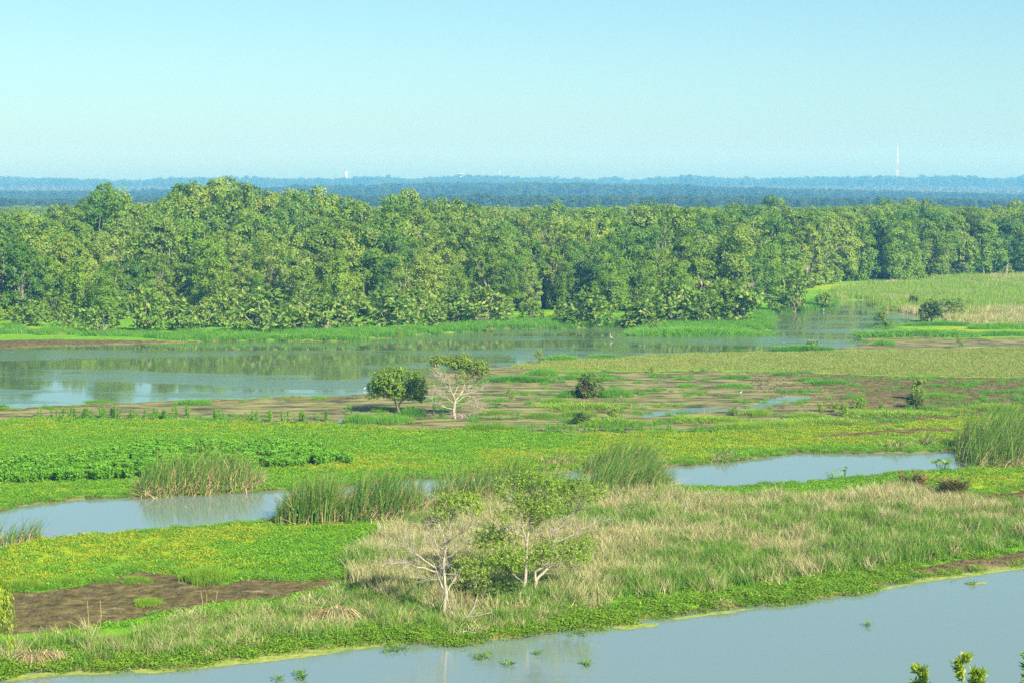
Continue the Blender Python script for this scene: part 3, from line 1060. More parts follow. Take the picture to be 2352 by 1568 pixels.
def far_house(px, py, d, w, h, dep, label, name='house'):
    x, y, zt = AT(px, py, d)
    t = thing(name, (x, y, zt - h), label, 'house', None, .25)
    mb = MB()
    mb.box((0, 0, h * .32), (w, dep, h * .64 + 24))
    link('wall', mb.mesh('wall', 'white'), t)
    mb = MB()
    V = [(-w * .55, -dep * .6, h * .62), (w * .55, -dep * .6, h * .62), (w * .55, dep * .6, h * .62), (-w * .55, dep * .6, h * .62), (-w * .55, 0, h), (w * .55, 0, h)]
    mb.add(V, [(0, 1, 5, 4), (3, 4, 5, 2), (0, 3, 2, 1)], [(0, 4, 3), (1, 2, 5)])
    link('roof', mb.mesh('roof', 'roof'), t)
    for u in (-.3, 0, .3):
        mb = MB()
        mb.box((u * w, -dep / 2 - .06, h * .33), (w * .14, .1, h * .25))
        link('window', mb.mesh('window', 'glass'), t)


far_house(795, 405, 3720, 3.4, 5, 5, 'white block house breaking the horizon beside the ridge woods')
far_house(1258, 448, 1905, 5, 5, 6, 'small white house among the blue belt of trees')

# ------------------------------------------------------------------ shrubs, saplings and single plants
def shrub_mesh(seed, mat, n_l=9, leafL=.16, dens=1., stems=True):
    """a shrub one metre high and about 1.2 m wide, to be scaled"""
    rng = np.random.default_rng(seed)
    cr, st = MB(), MB()
    for i in range(n_l):
        a = i * 2.4 + rng.normal(0, .3)
        h = (i + .5) / n_l
        rr = .42 * math.sqrt(max(.05, 1 - h * .9)) * rng.uniform(.6, 1.1)
        r = rng.uniform(.16, .27)
        c = np.array([math.cos(a) * rr, math.sin(a) * rr, .16 + h * .66])
        if stems:
            p = smooth_line([(rng.normal(0, .05), rng.normal(0, .05), -.05), c * (.55, .55, .5), c], 5)
            st.tube(p, np.linspace(.022, .007, len(p)), 4)
        k = 7
        sub = rdir(k, rng)
        m = int(95 * dens)
        d = unit(sub[rng.integers(0, k, m)] + rng.normal(0, .3, (m, 3)))
        pos = c + d * (r * rng.uniform(.6, 1.1, m))[:, None]
        ax = unit(d * .8 + np.cross(d, rdir(m, rng)))
        cr.leaves(pos, ax, unit(d + (0, 0, .6) + rng.normal(0, .4, (m, 3))), rng.uniform(.6, 1.1, m) * leafL, rng.uniform(.35, .6, m) * leafL, rng)
    return st.mesh('shrub_stems', 'bark_forest', True), cr.mesh('shrub_leaves', mat)


SHRUB = [shrub_mesh(200 + i, 'leaf_shrub', 9 + i % 3, .13) for i in range(4)]
SHRUB_G = [shrub_mesh(220 + i, 'leaf_tree', 9, .13) for i in range(3)]
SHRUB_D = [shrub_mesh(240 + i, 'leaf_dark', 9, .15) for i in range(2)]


def put(px, py):
    x, y = G(px, py)
    return x, y, float(gh(x, y)[0])


def shrub(px, py, wpx, hpx, label, kind=SHRUB, name='shrub', group=None):
    x, y, z = put(px, py)
    s = mpp(py)
    w, h = wpx * s / 1.0, hpx * s * 1.12
    o = thing(name, (x, y, z - .03), label, 'shrub', group, R.random() * 6.28, (w, w, h))
    k = kind[R.integers(0, len(kind))]
    link('stem', k[0], o)
    link('foliage', k[1], o)
    return o


SHORE = [(60, 748, 80, 40, 'low shrub above the brown mud beach'), (153, 758, 62, 42, 'small rounded shrub at the end of the brown beach'), (231, 766, 72, 52, 'dark-based shrub on the brown beach edge'),
         (326, 764, 92, 80, 'tall round shrub where the green bank begins'), (415, 760, 82, 56, 'dense dome-shaped shrub on the green bank, beside the tall round one'), (520, 748, 80, 70, 'leaning shrub behind the long green bank under pale dead limbs'),
         (605, 765, 128, 80, 'widest shrub on the long green bank'), (690, 758, 84, 62, 'shrub adjoining the widest one on the green bank'), (745, 757, 90, 64, 'shrub with reddish dry leaves on the green bank'),
         (798, 752, 100, 62, 'rounded shrub midway along the river bend'), (893, 750, 112, 72, 'broad shrub with red-brown undergrowth behind the river bend'), (950, 742, 80, 62, 'shrub wedged behind the broad red-brown one'),
         (998, 753, 56, 38, 'small neat dome shrub on the green river bend'), (1040, 738, 90, 62, 'shrub behind the small neat dome'), (1110, 740, 112, 66, 'olive umbrella-shaped shrub on the river bend'),
         (1165, 725, 30, 34, 'slender young shrub in the grass gap'), (1219, 738, 46, 42, 'small pale shrub alone in the grass gap'), (1290, 735, 30, 40, 'narrow pale shrub left of the round shoreline shrub'.replace('left of', 'next to')),
         (1310, 742, 28, 26, 'tiny shrub at the foot of the round shoreline shrub'), (1355, 747, 92, 66, 'round multi-stemmed shoreline shrub standing clear of the forest'), (1481, 748, 92, 52, 'shrub at the near end of the long grass islet'),
         (1500, 764, 26, 18, 'little shrub at the tip of the long grass islet'), (1545, 740, 100, 84, 'tall shrub over the grass islet'), (1613, 742, 92, 58, 'shrub with dark hollow base over the islet'),
         (1698, 738, 112, 72, 'big shrub with red-brown base at the bank corner'), (1773, 713, 62, 34, 'low brown shrub on the inlet shore'), (1824, 713, 62, 72, 'upright shrub where the inlet begins'),
         (1890, 706, 40, 30, 'tan tangled shrub beside the narrow inlet'), (1650, 728, 90, 70, 'shrub tucked behind the big bank-corner shrub'), (470, 752, 70, 48, 'shrub behind the dome-shaped one on the bank')]
for a in SHORE:
    shrub(a[0], a[1] + 3, a[2] * 1.15, a[3] * 1.15, a[4], group='shrubs along the far river bank')
shrub(1350, 913, 58, 52, 'spiky dark bush with dry pinkish base standing on the wet mudflat', SHRUB_D, 'bush')
shrub(1408, 964, 36, 31, 'small round leafy shrub on the mudflat mound', SHRUB_G)
shrub(1333, 974, 36, 28, 'ragged little shrub beside the round one on the mudflat', SHRUB_D)
shrub(1688, 954, 16, 20, 'tiny upright shrub between the mudflat mounds')
shrub(1864, 798, 32, 32, 'olive shrub on the grass islet by the near river shore')
shrub(2098, 706, 26, 24, 'dark shrub at the marsh edge by the inlet', SHRUB_D)
shrub(2140, 742, 62, 46, 'wide shrub with brown top where marsh meets the inlet', SHRUB_D)
shrub(2185, 727, 60, 38, 'brown-topped shrub behind the wide marsh-edge one')
shrub(2098, 938, 44, 32, 'dark scrub at the base of the mudflat sapling', SHRUB_D)
for px, py, w, h, l in [(1884, 944, 20, 18, 'first'), (1918, 946, 28, 22, 'second'), (1938, 955, 26, 30, 'third'), (1978, 940, 34, 24, 'fourth'), (2025, 942, 18, 16, 'fifth')]:
    shrub(px, py, w, h, f'{l} leafy herb bush from the puddle in the row on the mudflat', [SHRUB_G[0], SHRUB_G[1]], 'herb_bush', 'herb bushes on the mudflat')


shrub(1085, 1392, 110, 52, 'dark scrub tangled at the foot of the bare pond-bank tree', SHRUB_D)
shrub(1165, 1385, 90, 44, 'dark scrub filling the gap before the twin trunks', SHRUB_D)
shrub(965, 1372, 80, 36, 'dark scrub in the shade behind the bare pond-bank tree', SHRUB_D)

# ------------------------------------------------------------------ grass tussocks on mud and in the shallows
def tussock_mesh(seed, nb, hh, mat):
    rng = np.random.default_rng(seed)
    a, r = rng.random(nb) * math.tau, np.sqrt(rng.random(nb))
    wob = 1 + .22 * np.sin(a * 3 + seed) + .12 * np.sin(a * 5 + seed * 2)
    B = np.stack([np.cos(a) * r * wob, np.sin(a) * r * wob, .45 * hh * (1 - r ** 2)], 1)
    ln = np.stack([np.cos(a), np.sin(a)], 1) * (rng.uniform(.02, .16, nb) * (.4 + r))[:, None] + rng.normal(0, .05, (nb, 2))
    mb = MB()
    mb.blades(B, rng.uniform(.35, .8, nb) * hh * (.6 + .9 * fbm(B[:, 0] * 4 + seed, B[:, 1] * 4, 7)), ln, rng.uniform(.016, .03, nb), rng, 2)
    k = 14
    an = np.arange(k) / k * math.tau
    V = [(0, 0, .5 * hh)] + [(math.cos(t) * .6, math.sin(t) * .6, .36 * hh) for t in an] + [(math.cos(t) * .98, math.sin(t) * .98, -.25) for t in an]
    T = [(0, 1 + i, 1 + (i + 1) % k) for i in range(k)]
    Q = [(1 + i, 1 + k + i, 1 + k + (i + 1) % k, 1 + (i + 1) % k) for i in range(k)]
    mo = MB()
    mo.add(V, Q, T)
    return mb.mesh('tussock_blades', mat), mo.mesh('tussock_mound', 'soil', True)


TUS = [tussock_mesh(300 + i, 1500, .5, 'lush') for i in range(4)]
TUL = [tussock_mesh(310 + i, 4200, .22, 'lush') for i in range(3)]
TUC = [tussock_mesh(320 + i, 1700, .42, 'creeper') for i in range(3)]


def tussock(px, py, wpx, hpx, label, kind=None, deep=.55):
    x, y, z = put(px, py)
    s = mpp(py)
    w = wpx * s / 2
    kind = kind or (TUL if w > 2.6 else TUS)
    k = kind[R.integers(0, len(kind))]
    hh = .5 if kind is TUS else (.42 if kind is TUC else .22)
    # the drawn height holds the mound seen from above too
    dep = min(max(w * deep, .35), 2.2)
    hz_ = max(.2, (hpx * s * 1.15 - dep * .14) / (hh * 1.15))
    o = thing('grass_tussock', (x, y + dep * .8, z - .03), label, 'grass tussock', 'grass tussocks around the mudflats', 0, (w, dep, hz_))
    link('blades', k[0], o)
    link('mound', k[1], o)


TUSSOCKS = [
    (221, 925, 62, 11, 'small tussock standing in the river shallows'), (442, 931, 86, 16, 'oval tussock with pale rim on the river mud'), (4, 938, 26, 20, 'cut-off tussock at the picture edge by the river'),
    (1292, 832, 70, 18, 'bright tussock at the start of the dry grass strip'), (1389, 826, 80, 13, 'flat tussock on the river edge of the dry strip'), (1247, 864, 76, 20, 'rounded tussock under the riverside sapling'),
    (1185, 878, 140, 17, 'long tussock stepping into the mud near the bare-branched tree'), (1308, 872, 56, 13, 'tussock behind the spiky bush'), (1389, 876, 52, 11, 'thin tussock diagonally behind the spiky bush'),
    (1412, 914, 72, 26, 'soft tussock on the sunny side of the spiky bush'), (1312, 914, 56, 22, 'shaded tussock on the dark side of the spiky bush'), (1338, 943, 196, 20, 'long low tussock island before the spiky bush'),
    (1277, 928, 62, 15, 'hump at the end of the long low tussock island'), (1243, 961, 78, 15, 'spreading tussock between the bare-branched tree and little shrubs'), (1138, 953, 72, 13, 'flat tussock behind the fallen brush'),
    (1325, 957, 76, 15, 'tussock behind the ragged little shrub'), (1400, 980, 165, 22, 'tussock mound carrying the round leafy shrub'), (1505, 1003, 92, 12, 'low tussock at the end of the seedling row'),
    (829, 974, 72, 28, 'thick tussock at the shaded foot of the round tree'), (900, 975, 84, 26, 'thick tussock in front of the round tree trunk'), (947, 958, 62, 24, 'yellowish tussock on the sunny foot of the round tree'),
    (878, 947, 54, 14, 'dark tussock behind the round tree trunk'), (1117, 994, 112, 20, 'wide tussock in front of the fallen brush'), (1703, 812, 42, 9, 'lone tussock on the river edge of the dry grass'),
    (1847, 809, 136, 17, 'grass islet carrying the olive shrub'), (2033, 796, 54, 16, 'dome tussock alone on the wet grey mud'), (1569, 875, 42, 10, 'first small tussock south of the dry strip'),
    (1694, 871, 66, 12, 'second small tussock south of the dry strip'), (1582, 890, 52, 11, 'tussock just nearer than the first small one'), (1686, 890, 68, 12, 'tussock just nearer than the second small one'),
    (1796, 862, 42, 9, 'tiny tussock touching the dry strip'), (1854, 877, 42, 12, 'uphill end of the three-part tussock chain'), (1902, 885, 82, 15, 'middle and largest of the three-part tussock chain'), (1963, 889, 36, 9, 'last bit of the three-part tussock chain'),
    (2150, 890, 42, 8, 'tussock beyond the mudflat sapling'), (2160, 917, 86, 14, 'tussock beside the mudflat sapling'), (2208, 918, 42, 10, 'smaller companion of the tussock by the sapling'), (2338, 904, 42, 10, 'tussock at the clod field edge'),
    (2293, 947, 112, 20, 'broad tussock on the cracked clod field'), (2197, 950, 72, 12, 'flat tussock near the broad one on the clod field'), (1742, 955, 62, 18, 'rounded hump below the bright puddle'),
    (1630, 972, 180, 18, 'first long mound on the mud edge past the seedlings'), (1708, 991, 132, 20, 'mound in the muddy bend before the long mounds'), (1780, 986, 132, 20, 'stepped mound with dead sticks on it'),
    (1902, 981, 200, 20, 'long mound in front of the herb bushes'), (2072, 963, 262, 20, 'longest mound reaching toward the tall reeds'), (1854, 962, 82, 16, 'mound beside the first herb bush'),
    (2325, 1166, 64, 22, 'tussock on the small mud patch beyond the dry field')]
for t in TUSSOCKS:
    tussock(*t, kind=TUC if t[1] > 915 and t[0] > 1000 else None)
for t in [(1590, 772, 310, 28, 'long bright grass islet in the river below the forest shrubs'), (2110, 778, 282, 20, 'long grass bar across the wet grey mud'), (2045, 752, 96, 11, 'thin grass bar under the small riverside tree'),
          (2300, 760, 150, 17, 'thick grass bar behind the wet mud'), (2310, 775, 130, 14, 'grass bar nearest the wet mud flats end'.replace('nearest', 'next to')), (2170, 752, 150, 12, 'grass bar below the wide marsh-edge shrub'),
          (1924, 738, 44, 20, 'tan grass tuft islet in the narrow river arm'), (120, 772, 90, 22, 'grass clump on the brown mud beach'), (30, 765, 60, 20, 'grass clump at the start of the brown beach')]:
    tussock(*t, deep=.25)
for t in [(51, 1364, 76, 26, 'leafy mound at the corner of the brown mud field'), (146, 1352, 72, 18, 'leafy mound second along the brown mud field edge'), (234, 1345, 56, 15, 'small leafy mound on the mud field rim'), (306, 1345, 64, 18, 'leafy mound by the dark mud notch'),
          (466, 1348, 102, 40, 'big leafy mound bulging into the brown mud field'), (335, 1400, 62, 20, 'lone leafy mound in the middle of the brown mud field')]:
    tussock(*t, kind=TUC, deep=.8)


# ------------------------------------------------------------------ reed beds
def reed_clump(name, outline, n, H, label, lean=(.25, 0.), dry=.25, mat='reed', litter=1., heads=0):
    """one stand of tall reeds: outline is its foot on the ground"""
    P = poly(outline)
    rng = np.random.default_rng(abs(hash(label)) % 9999 if False else len(label) * 37 + n)
    c = P.mean(0)
    o = thing(name, (c[0], c[1], 0), label, 'reeds')
    pts = []
    while len(pts) < n:
        x, y = rng.uniform(P[:, 0].min(), P[:, 0].max(), 4 * n), rng.uniform(P[:, 1].min(), P[:, 1].max(), 4 * n)
        k = sdf(P, x, y) + (fbm(x * 1.3, y * 1.3, 5) - .5) * .9 > 0
        k &= rng.random(len(x)) < .25 + 1.5 * np.clip(fbm(x * .9, y * .9, 6) - .3, 0, 1)
        pts += list(zip(x[k], y[k]))
    pts = np.array(pts[:n])
    x, y = pts[:, 0], pts[:, 1]
    edge = sstep(-.2, .9, sdf(P, x, y))
    z = np.maximum(gh(x, y), -.25)
    B = np.stack([x - c[0], y - c[1], z], 1)
    tall = H * (.5 + .5 * edge) * (.45 + .9 * fbm(x * 1.1, y * 1.1, 8)) * rng.uniform(.62, 1.16, n)
    ln = np.array(lean)[None] * tall[:, None] + rng.normal(0, .20, (n, 2)) * tall[:, None]
    gk = rng.random(n) > dry
    mb = MB()
    mb.blades(B[gk], tall[gk], ln[gk], rng.uniform(.03, .062, gk.sum()), rng, 4, curve=2.0)
    link('green_blades', mb.mesh('green_blades', mat), o)
    mb = MB()
    dk = ~gk
    m = dk.sum()
    mb.blades(B[dk], tall[dk] * rng.uniform(.25, .8, m), ln[dk] * rng.uniform(.8, 2.2, (m, 1)) + rng.normal(0, .35, (m, 2)), rng.uniform(.03, .06, m), rng, 4, curve=1.7)
    q = int(n * .22 * litter)
    if q:
        j = rng.integers(0, n, q)
        mb.blades(B[j] + rng.normal(0, .15, (q, 3)) * (1, 1, 0), rng.uniform(.15, .7, q), rng.normal(0, .7, (q, 2)), rng.uniform(.03, .065, q), rng, 3, curve=1.2)
    link('dry_blades', mb.mesh('dry_blades', 'reed_dry'), o)
    if heads:
        mb = MB()
        for j in rng.integers(0, n, heads):
            h = tall[j] * .95
            p = B[j] + (ln[j][0] * .85, ln[j][1] * .85, h * .86)
            mb.tube([p, p + (0, 0, .2)], [.016, .014], 5)
        tag(link('seed_heads', mb.mesh('seed_heads', 'seedhead'), o), kind='stuff')
    return o


reed_clump('reed_clump', [(322, 1144), (400, 1140), (480, 1136), (560, 1131), (600, 1124), (590, 1108), (520, 1104), (420, 1108), (335, 1116)], 2300, 2.6, 'tall reed clump with fallen tan stalks rising from the channel', (.16, .02), .46, litter=3.2, heads=40)
reed_clump('reed_clump', [(628, 1212), (700, 1212), (760, 1210), (800, 1208), (800, 1178), (740, 1172), (650, 1182)], 2300, 2.9, 'dark dense cattail clump at the channel corner of the green carpet', (.10, .02), .22, litter=.6, heads=40)
reed_clump('reed_clump', [(800, 1206), (880, 1204), (965, 1196), (980, 1170), (900, 1164), (800, 1172)], 2300, 3.1, 'cattail stand mixed with tan leaves between the dense clump and bare tree', (.14, .02), .45, litter=1.8, heads=40)
reed_clump('reed_clump', [(985, 1182), (1060, 1170), (1130, 1162), (1240, 1156), (1345, 1146), (1345, 1130), (1240, 1140), (1130, 1142), (1060, 1142), (985, 1156)], 3000, 2.9, 'half-dry reeds on the channel behind the pale bare tree', (.14, .02), .5)
reed_clump('reed_clump', [(1335, 1090), (1400, 1086), (1500, 1084), (1520, 1078), (1500, 1064), (1400, 1062), (1340, 1074)], 1500, 2.0, 'windswept reed mound on the far side of the channel narrows', (.34, .02), .3, litter=1.2)
reed_clump('reed_clump', [(1345, 1140), (1420, 1140), (1530, 1128), (1548, 1110), (1480, 1092), (1380, 1096), (1350, 1110)], 2300, 2.3, 'broad green reed mass filling the channel narrows', (.30, .02), .32, litter=.9)
reed_clump('reed_clump', [(2205, 1062), (2240, 1079), (2300, 1082), (2352, 1080), (2480, 1085), (2480, 1030), (2352, 1018), (2260, 1018), (2200, 1024), (2188, 1034)], 3400, 3.5, 'tall swaying reed bed at the end of the channel', (.30, .02), .28, litter=1.3, heads=30)
reed_clump('reed_clump', [(2290, 1078), (2352, 1082), (2480, 1090), (2480, 1066), (2352, 1060), (2310, 1064)], 900, 1.5, 'flattened straw-coloured reeds before the tall swaying bed', (.4, -.1), .85, litter=3.)
reed_clump('reed_clump', [(-60, 1262), (0, 1256), (40, 1250), (100, 1244), (95, 1236), (40, 1238), (0, 1240), (-60, 1244)], 420, 2.2, 'thin bent reeds against the water by the picture edge', (.30, .0), .35)
reed_clump('reed_clump', [(2110, 1028), (2140, 1028), (2150, 1018), (2115, 1018)], 220, 1.3, 'small bent sedge clump on the channel bank before the tall bed', (.3, .0), .4)
reed_clump('reed_clump', [(1240, 1080), (1330, 1076), (1330, 1062), (1260, 1062)], 260, 1.1, 'sparse brown sedge on the bank beside the windswept mound', (.2, .0), .6)
reed_clump('reed_clump', [(2020, 1040), (2080, 1036), (2080, 1026), (2030, 1028)], 220, .9, 'short sedge patch on the far channel bank', (.2, .0), .4)
reed_clump('reed_clump', [(1640, 1064), (1700, 1058), (1700, 1048), (1645, 1050)], 240, .9, 'short brown sedge at the far channel bend', (.2, .0), .5)


# ------------------------------------------------------------------ upright seedlings on the mud
def seedling_mesh(seed):
    rng = np.random.default_rng(seed)
    mb = MB()
    n = 90
    h = rng.uniform(.12, 1, n)
    a = rng.random(n) * math.tau
    stemx = .05 * np.sin(h * 3 + seed)
    pos = np.stack([stemx, .03 * h, h], 1)
    ax = np.stack([np.cos(a), np.sin(a), rng.uniform(.1, .9, n)], 1)
    mb.leaves(pos, ax, np.tile([0, 0, 1.], (n, 1)) + rng.normal(0, .3, (n, 3)), (.30 - .14 * h) * rng.uniform(.7, 1.1, n), .09, rng)
    st = MB()
    st.tube([(0, 0, -.1), (.05 * math.sin(1.5 + seed), .015, .5), (.05 * math.sin(3 + seed), .03, .98)], [.016, .012, .006], 4)
    return mb.mesh('seedling_leaves', 'herb'), st.mesh('seedling_stem', 'herb')


SEED = [seedling_mesh(400 + i) for i in range(4)]


def seedlings(spots, label):
    for px, py, h in spots:
        x, y, z = put(px, py)
        s = h * mpp(py)
        o = thing('seedling', (x, y, z), label, 'plant', 'upright seedlings on the mud', R.random() * 6.28, (s * .9, s * .9, s))
        k = SEED[R.integers(0, 4)]
        link('stem', k[1], o)
        link('leaves', k[0], o)


rs = np.random.default_rng(5)
def row(x0, x1, y0, y1, n, h0=16, h1=30):
    return [(rs.uniform(x0, x1), rs.uniform(y0, y1), rs.uniform(h0, h1)) for _ in range(n)]


seedlings(row(70, 130, 955, 965, 4), 'sparse upright seedling at the start of the muddy river edge')
seedlings(row(135, 285, 958, 968, 34), 'upright seedling in the thick patch at the river mud edge')
seedlings(row(300, 455, 955, 970, 20), 'upright seedling strung along the mud before the oval tussock')
seedlings(row(490, 540, 962, 972, 7), 'upright seedling in the loose bunch past the oval tussock')
seedlings(row(565, 625, 965, 974, 14), 'upright seedling in the tall bunch on the river mud')
seedlings(row(640, 755, 966, 978, 18), 'upright seedling on the mud before the round tree shade')
seedlings([(797, 948, 20), (806, 952, 24), (795, 974, 26)], 'upright seedling in the shade beside the round tree')
seedlings([(996, 950, 22), (970, 985, 20), (1018, 960, 20)], 'upright seedling between the round tree and bare-branched tree')
seedlings([(1188, 966, 24), (1192, 962, 20), (1150, 972, 14)], 'upright seedling alone on the mud past the bare-branched tree')
seedlings(row(1250, 1430, 990, 1002, 26, 14, 26), 'upright seedling in the patch below the round leafy shrub')
seedlings(row(1430, 1545, 988, 1000, 14, 16, 30), 'upright seedling at the tall end of the shrub patch')
seedlings(row(1585, 1615, 985, 1000, 6, 12, 22), 'upright seedling by the muddy bend mound')
seedlings([(2055, 930, 14), (2165, 925, 14), (2170, 905, 12), (2255, 900, 12), (2270, 905, 12)], 'upright seedling scattered on the clod field')


# ------------------------------------------------------------------ trees that stand alone, drawn limb by limb
def specimen(name, base, conv, limbs, lobes, label, leaf, bark, leafL=.13, twigs=4, dens=1., seed=0, rootmass=None, cat='tree', depth=.35, thick=1.):
    rng = np.random.default_rng(seed)
    bpx, bpy_ = conv(*base)
    x0, y0, z0 = put(bpx, bpy_)
    s = mpp(bpy_)
    o = thing(name, (x0, y0, z0 - .02), label, cat)

    def loc(p):
        px, py = conv(p[0], p[1])
        return np.array([(px - bpx) * s, p[2] if len(p) > 2 else 0., (bpy_ - py) * s])
    tips = []
    for li, (pts, r0, r1) in enumerate(limbs):
        drift = 0. if li == 0 else rng.normal(0, depth)
        L = [loc(p) for p in pts]
        for k in range(len(L)):
            L[k][1] += drift * (k / max(1, len(L) - 1)) * 1.6
        if li == 0:
            L[0][2] -= .15
        line = smooth_line(L, 14)
        line[1:] += rng.normal(0, .012, line[1:].shape)
        tr = MB()
        rr = np.linspace(r0, r1, len(line)) * .82 * thick + .003
        tr.tube(line, rr, 7 if r0 > .04 else 5)
        # twigs off this limb
        ln = np.linalg.norm(np.diff(line, axis=0), axis=1).sum()
        for t in range(int(twigs * ln * 1.8) if li else 0):
            k = rng.integers(len(line) // 3, len(line))
            d = unit(line[min(k, len(line) - 1)] - line[max(0, k - 2)] + 1e-6)
            d = unit(d + rng.normal(0, .75, 3) + (0, 0, .15))
            q = rng.uniform(.22, .75)
            e = line[k] + d * q
            m_ = line[k] + d * q * .5 + rng.normal(0, .05, 3)
            tr.tube(smooth_line([line[k], m_, e], 4), np.linspace(min(.014 * thick, rr[k] * .6), .004 * thick, 5)[:len(smooth_line([line[k], m_, e], 4))], 4)
            tips.append(e)
            for _ in range(2):
                d2 = unit(d + rng.normal(0, .7, 3))
                st = line[k] + (e - line[k]) * rng.uniform(.4, .9)
                e2 = st + d2 * rng.uniform(.12, .4)
                tr.tube([st, (st + e2) / 2 + rng.normal(0, .02, 3), e2], [.006 * thick, .005 * thick, .003 * thick], 3)
                tips.append(e2)
        link('trunk' if li == 0 else 'limb', tr.mesh('limb_wood', bark, True), o)
    cr = MB()
    for lb in lobes:
        cx, cy, rx, ry = lb[:4]
        k = lb[4] if len(lb) > 4 else 1.
        dy = lb[5] if len(lb) > 5 else rng.normal(0, depth * 1.2)
        c = loc((cx, cy)) + (0, dy, 0)
        ex = conv(cx + rx, cy + ry)
        e0 = conv(cx, cy)
        ax_, az_ = abs(ex[0] - e0[0]) * s, abs(ex[1] - e0[1]) * s
        nr = max(16, int(400 * k * dens * (ax_ * az_) ** .8 / leafL * .13))
        d = rdir(nr, rng) * (rng.random(nr) ** .5 * 1.45)[:, None]
        ros = c + d * (ax_, .5 * (ax_ + az_), az_)
        m = 7
        C = np.repeat(ros, m, 0) + rng.normal(0, .03, (nr * m, 3))
        dd = np.repeat(unit(d + (0, 0, .3)), m, 0)
        axv = unit(rdir(nr * m, rng) + dd * .7)
        cr.leaves(C, axv, unit(dd + (0, 0, .7) + rng.normal(0, .4, (nr * m, 3))), rng.uniform(.6, 1.15, nr * m) * leafL, rng.uniform(.32, .55, nr * m) * leafL, rng)
    if lobes:
        link('crown', cr.mesh('crown_leaves', leaf), o)
    if rootmass:
        cx, cy, rx, n = rootmass
        c = loc((cx, cy))
        mb = MB()
        for _ in range(n):
            a = c + np.array([rng.normal(0, .35) * rx, rng.normal(0, .3), abs(rng.normal(0, .12))])
            b = a + np.array([rng.normal(.1, .35), rng.normal(0, .3), rng.uniform(-.25, .35)])
            mid = (a + b) / 2 + rng.normal(0, .08, 3) + (0, 0, .08)
            mb.tube(smooth_line([a, mid, b], 5), [.016, .016, .014, .012, .01, .008][:len(smooth_line([a, mid, b], 5))], 4)
        link('root_mass', mb.mesh('root_mass', 'deadwood'), o)
    return o


specimen('bare_tree', (487, 1285), cA,
         [([(487, 1290), (495, 1180), (510, 1060)], .105, .085),
          ([(510, 1070), (494, 960), (490, 830), (500, 720), (510, 685)], .070, .048),
          ([(510, 1065), (470, 1010), (432, 900), (408, 845)], .055, .030),
          ([(425, 905), (330, 870), (240, 850), (165, 820), (90, 825), (30, 815)], .036, .008),
          ([(412, 865), (330, 800), (260, 740), (210, 690), (140, 680), (80, 655)], .038, .008),
          ([(445, 965), (370, 970), (285, 962)], .026, .010),
          ([(522, 1055), (560, 1000), (590, 962)], .030, .014),
          ([(512, 1110), (550, 1220), (602, 1325)], .028, .020),
          ([(510, 690), (482, 590), (450, 520), (412, 430), (430, 330)], .036, .008),
          ([(510, 690), (535, 640), (600, 590), (660, 540), (710, 480), (700, 400)], .038, .008),
          ([(525, 650), (538, 560), (545, 500), (570, 420), (600, 340)], .026, .007),
          ([(500, 725), (432, 680), (402, 600), (380, 540), (310, 520)], .028, .007),
          ([(495, 800), (560, 760), (588, 700), (640, 660)], .024, .007),
          ([(490, 850), (450, 760), (402, 690), (385, 630)], .026, .007),
          ([(260, 740), (200, 660), (190, 590)], .016, .005)],
         [(560, 300, 100, 45, .9), (650, 320, 95, 60, 1.), (750, 370, 55, 70, 1.), (450, 390, 65, 50, .8), (440, 480, 60, 45, .6), (700, 310, 60, 40, .8), (540, 440, 70, 50, .35)],
         'pale nearly leafless tree with crooked limbs at the pond bank', 'leaf_tree', 'bark_pale', .10, 8, 1.3, 1)
specimen('twin_trunk_tree', (1150, 1110), cA,
         [([(1135, 1115), (1150, 1000), (1157, 920), (1160, 850), (1166, 750), (1170, 655)], .105, .055),
          ([(1228, 1075), (1245, 960), (1300, 910), (1360, 865), (1430, 845), (1500, 855), (1560, 905)], .095, .016),
          ([(1236, 970), (1236, 890), (1320, 850), (1360, 750), (1385, 650), (1382, 590), (1430, 540), (1480, 460), (1560, 400), (1600, 300), (1640, 270)], .060, .010),
          ([(1390, 655), (1520, 600), (1620, 540), (1730, 470)], .032, .008),
          ([(1480, 460), (1540, 420), (1620, 370)], .022, .007),
          ([(1137, 990), (1060, 930), (960, 865)], .034, .012),
          ([(1170, 660), (1142, 560), (1102, 500), (1080, 400), (1000, 260)], .036, .008),
          ([(1172, 650), (1182, 520), (1220, 460), (1270, 300)], .040, .008),
          ([(1180, 720), (1242, 640), (1236, 590), (1290, 480)], .030, .008),
          ([(1155, 890), (1100, 850), (1035, 872)], .026, .009),
          ([(1385, 520), (1400, 470), (1420, 430)], .022, .008),
          ([(1150, 620), (1060, 560), (985, 500)], .024, .007)],
         [(950, 180, 65, 60, .8), (960, 260, 60, 40, .5), (1080, 150, 70, 50, .9), (1190, 140, 95, 45, 1.1), (1330, 140, 80, 50, 1.1), (1400, 190, 95, 60, 1.1), (1530, 220, 80, 55, 1.), (1690, 220, 90, 65, 1.), (1600, 170, 60, 40, .7),
          (1140, 330, 105, 75, 1.1), (1290, 320, 115, 80, 1.1), (1450, 280, 100, 75, 1.1), (1000, 420, 75, 50, .6), (1230, 460, 95, 50, .7), (1400, 400, 80, 40, .5),
          (820, 650, 120, 75, .8, .9), (960, 640, 140, 75, .8, .6), (920, 770, 170, 70, 1.), (1090, 760, 130, 70, 1.), (1260, 790, 120, 60, .8), (1480, 720, 160, 85, .8), (1620, 650, 90, 55, .7), (1330, 690, 110, 60, .7), (1060, 850, 110, 40, .7), (1600, 760, 120, 50, .5)],
         'spreading twin-trunked tree with layered green crown on the pond bank', 'leaf_tree', 'bark_pale', .105, 6, 1.25, 2)
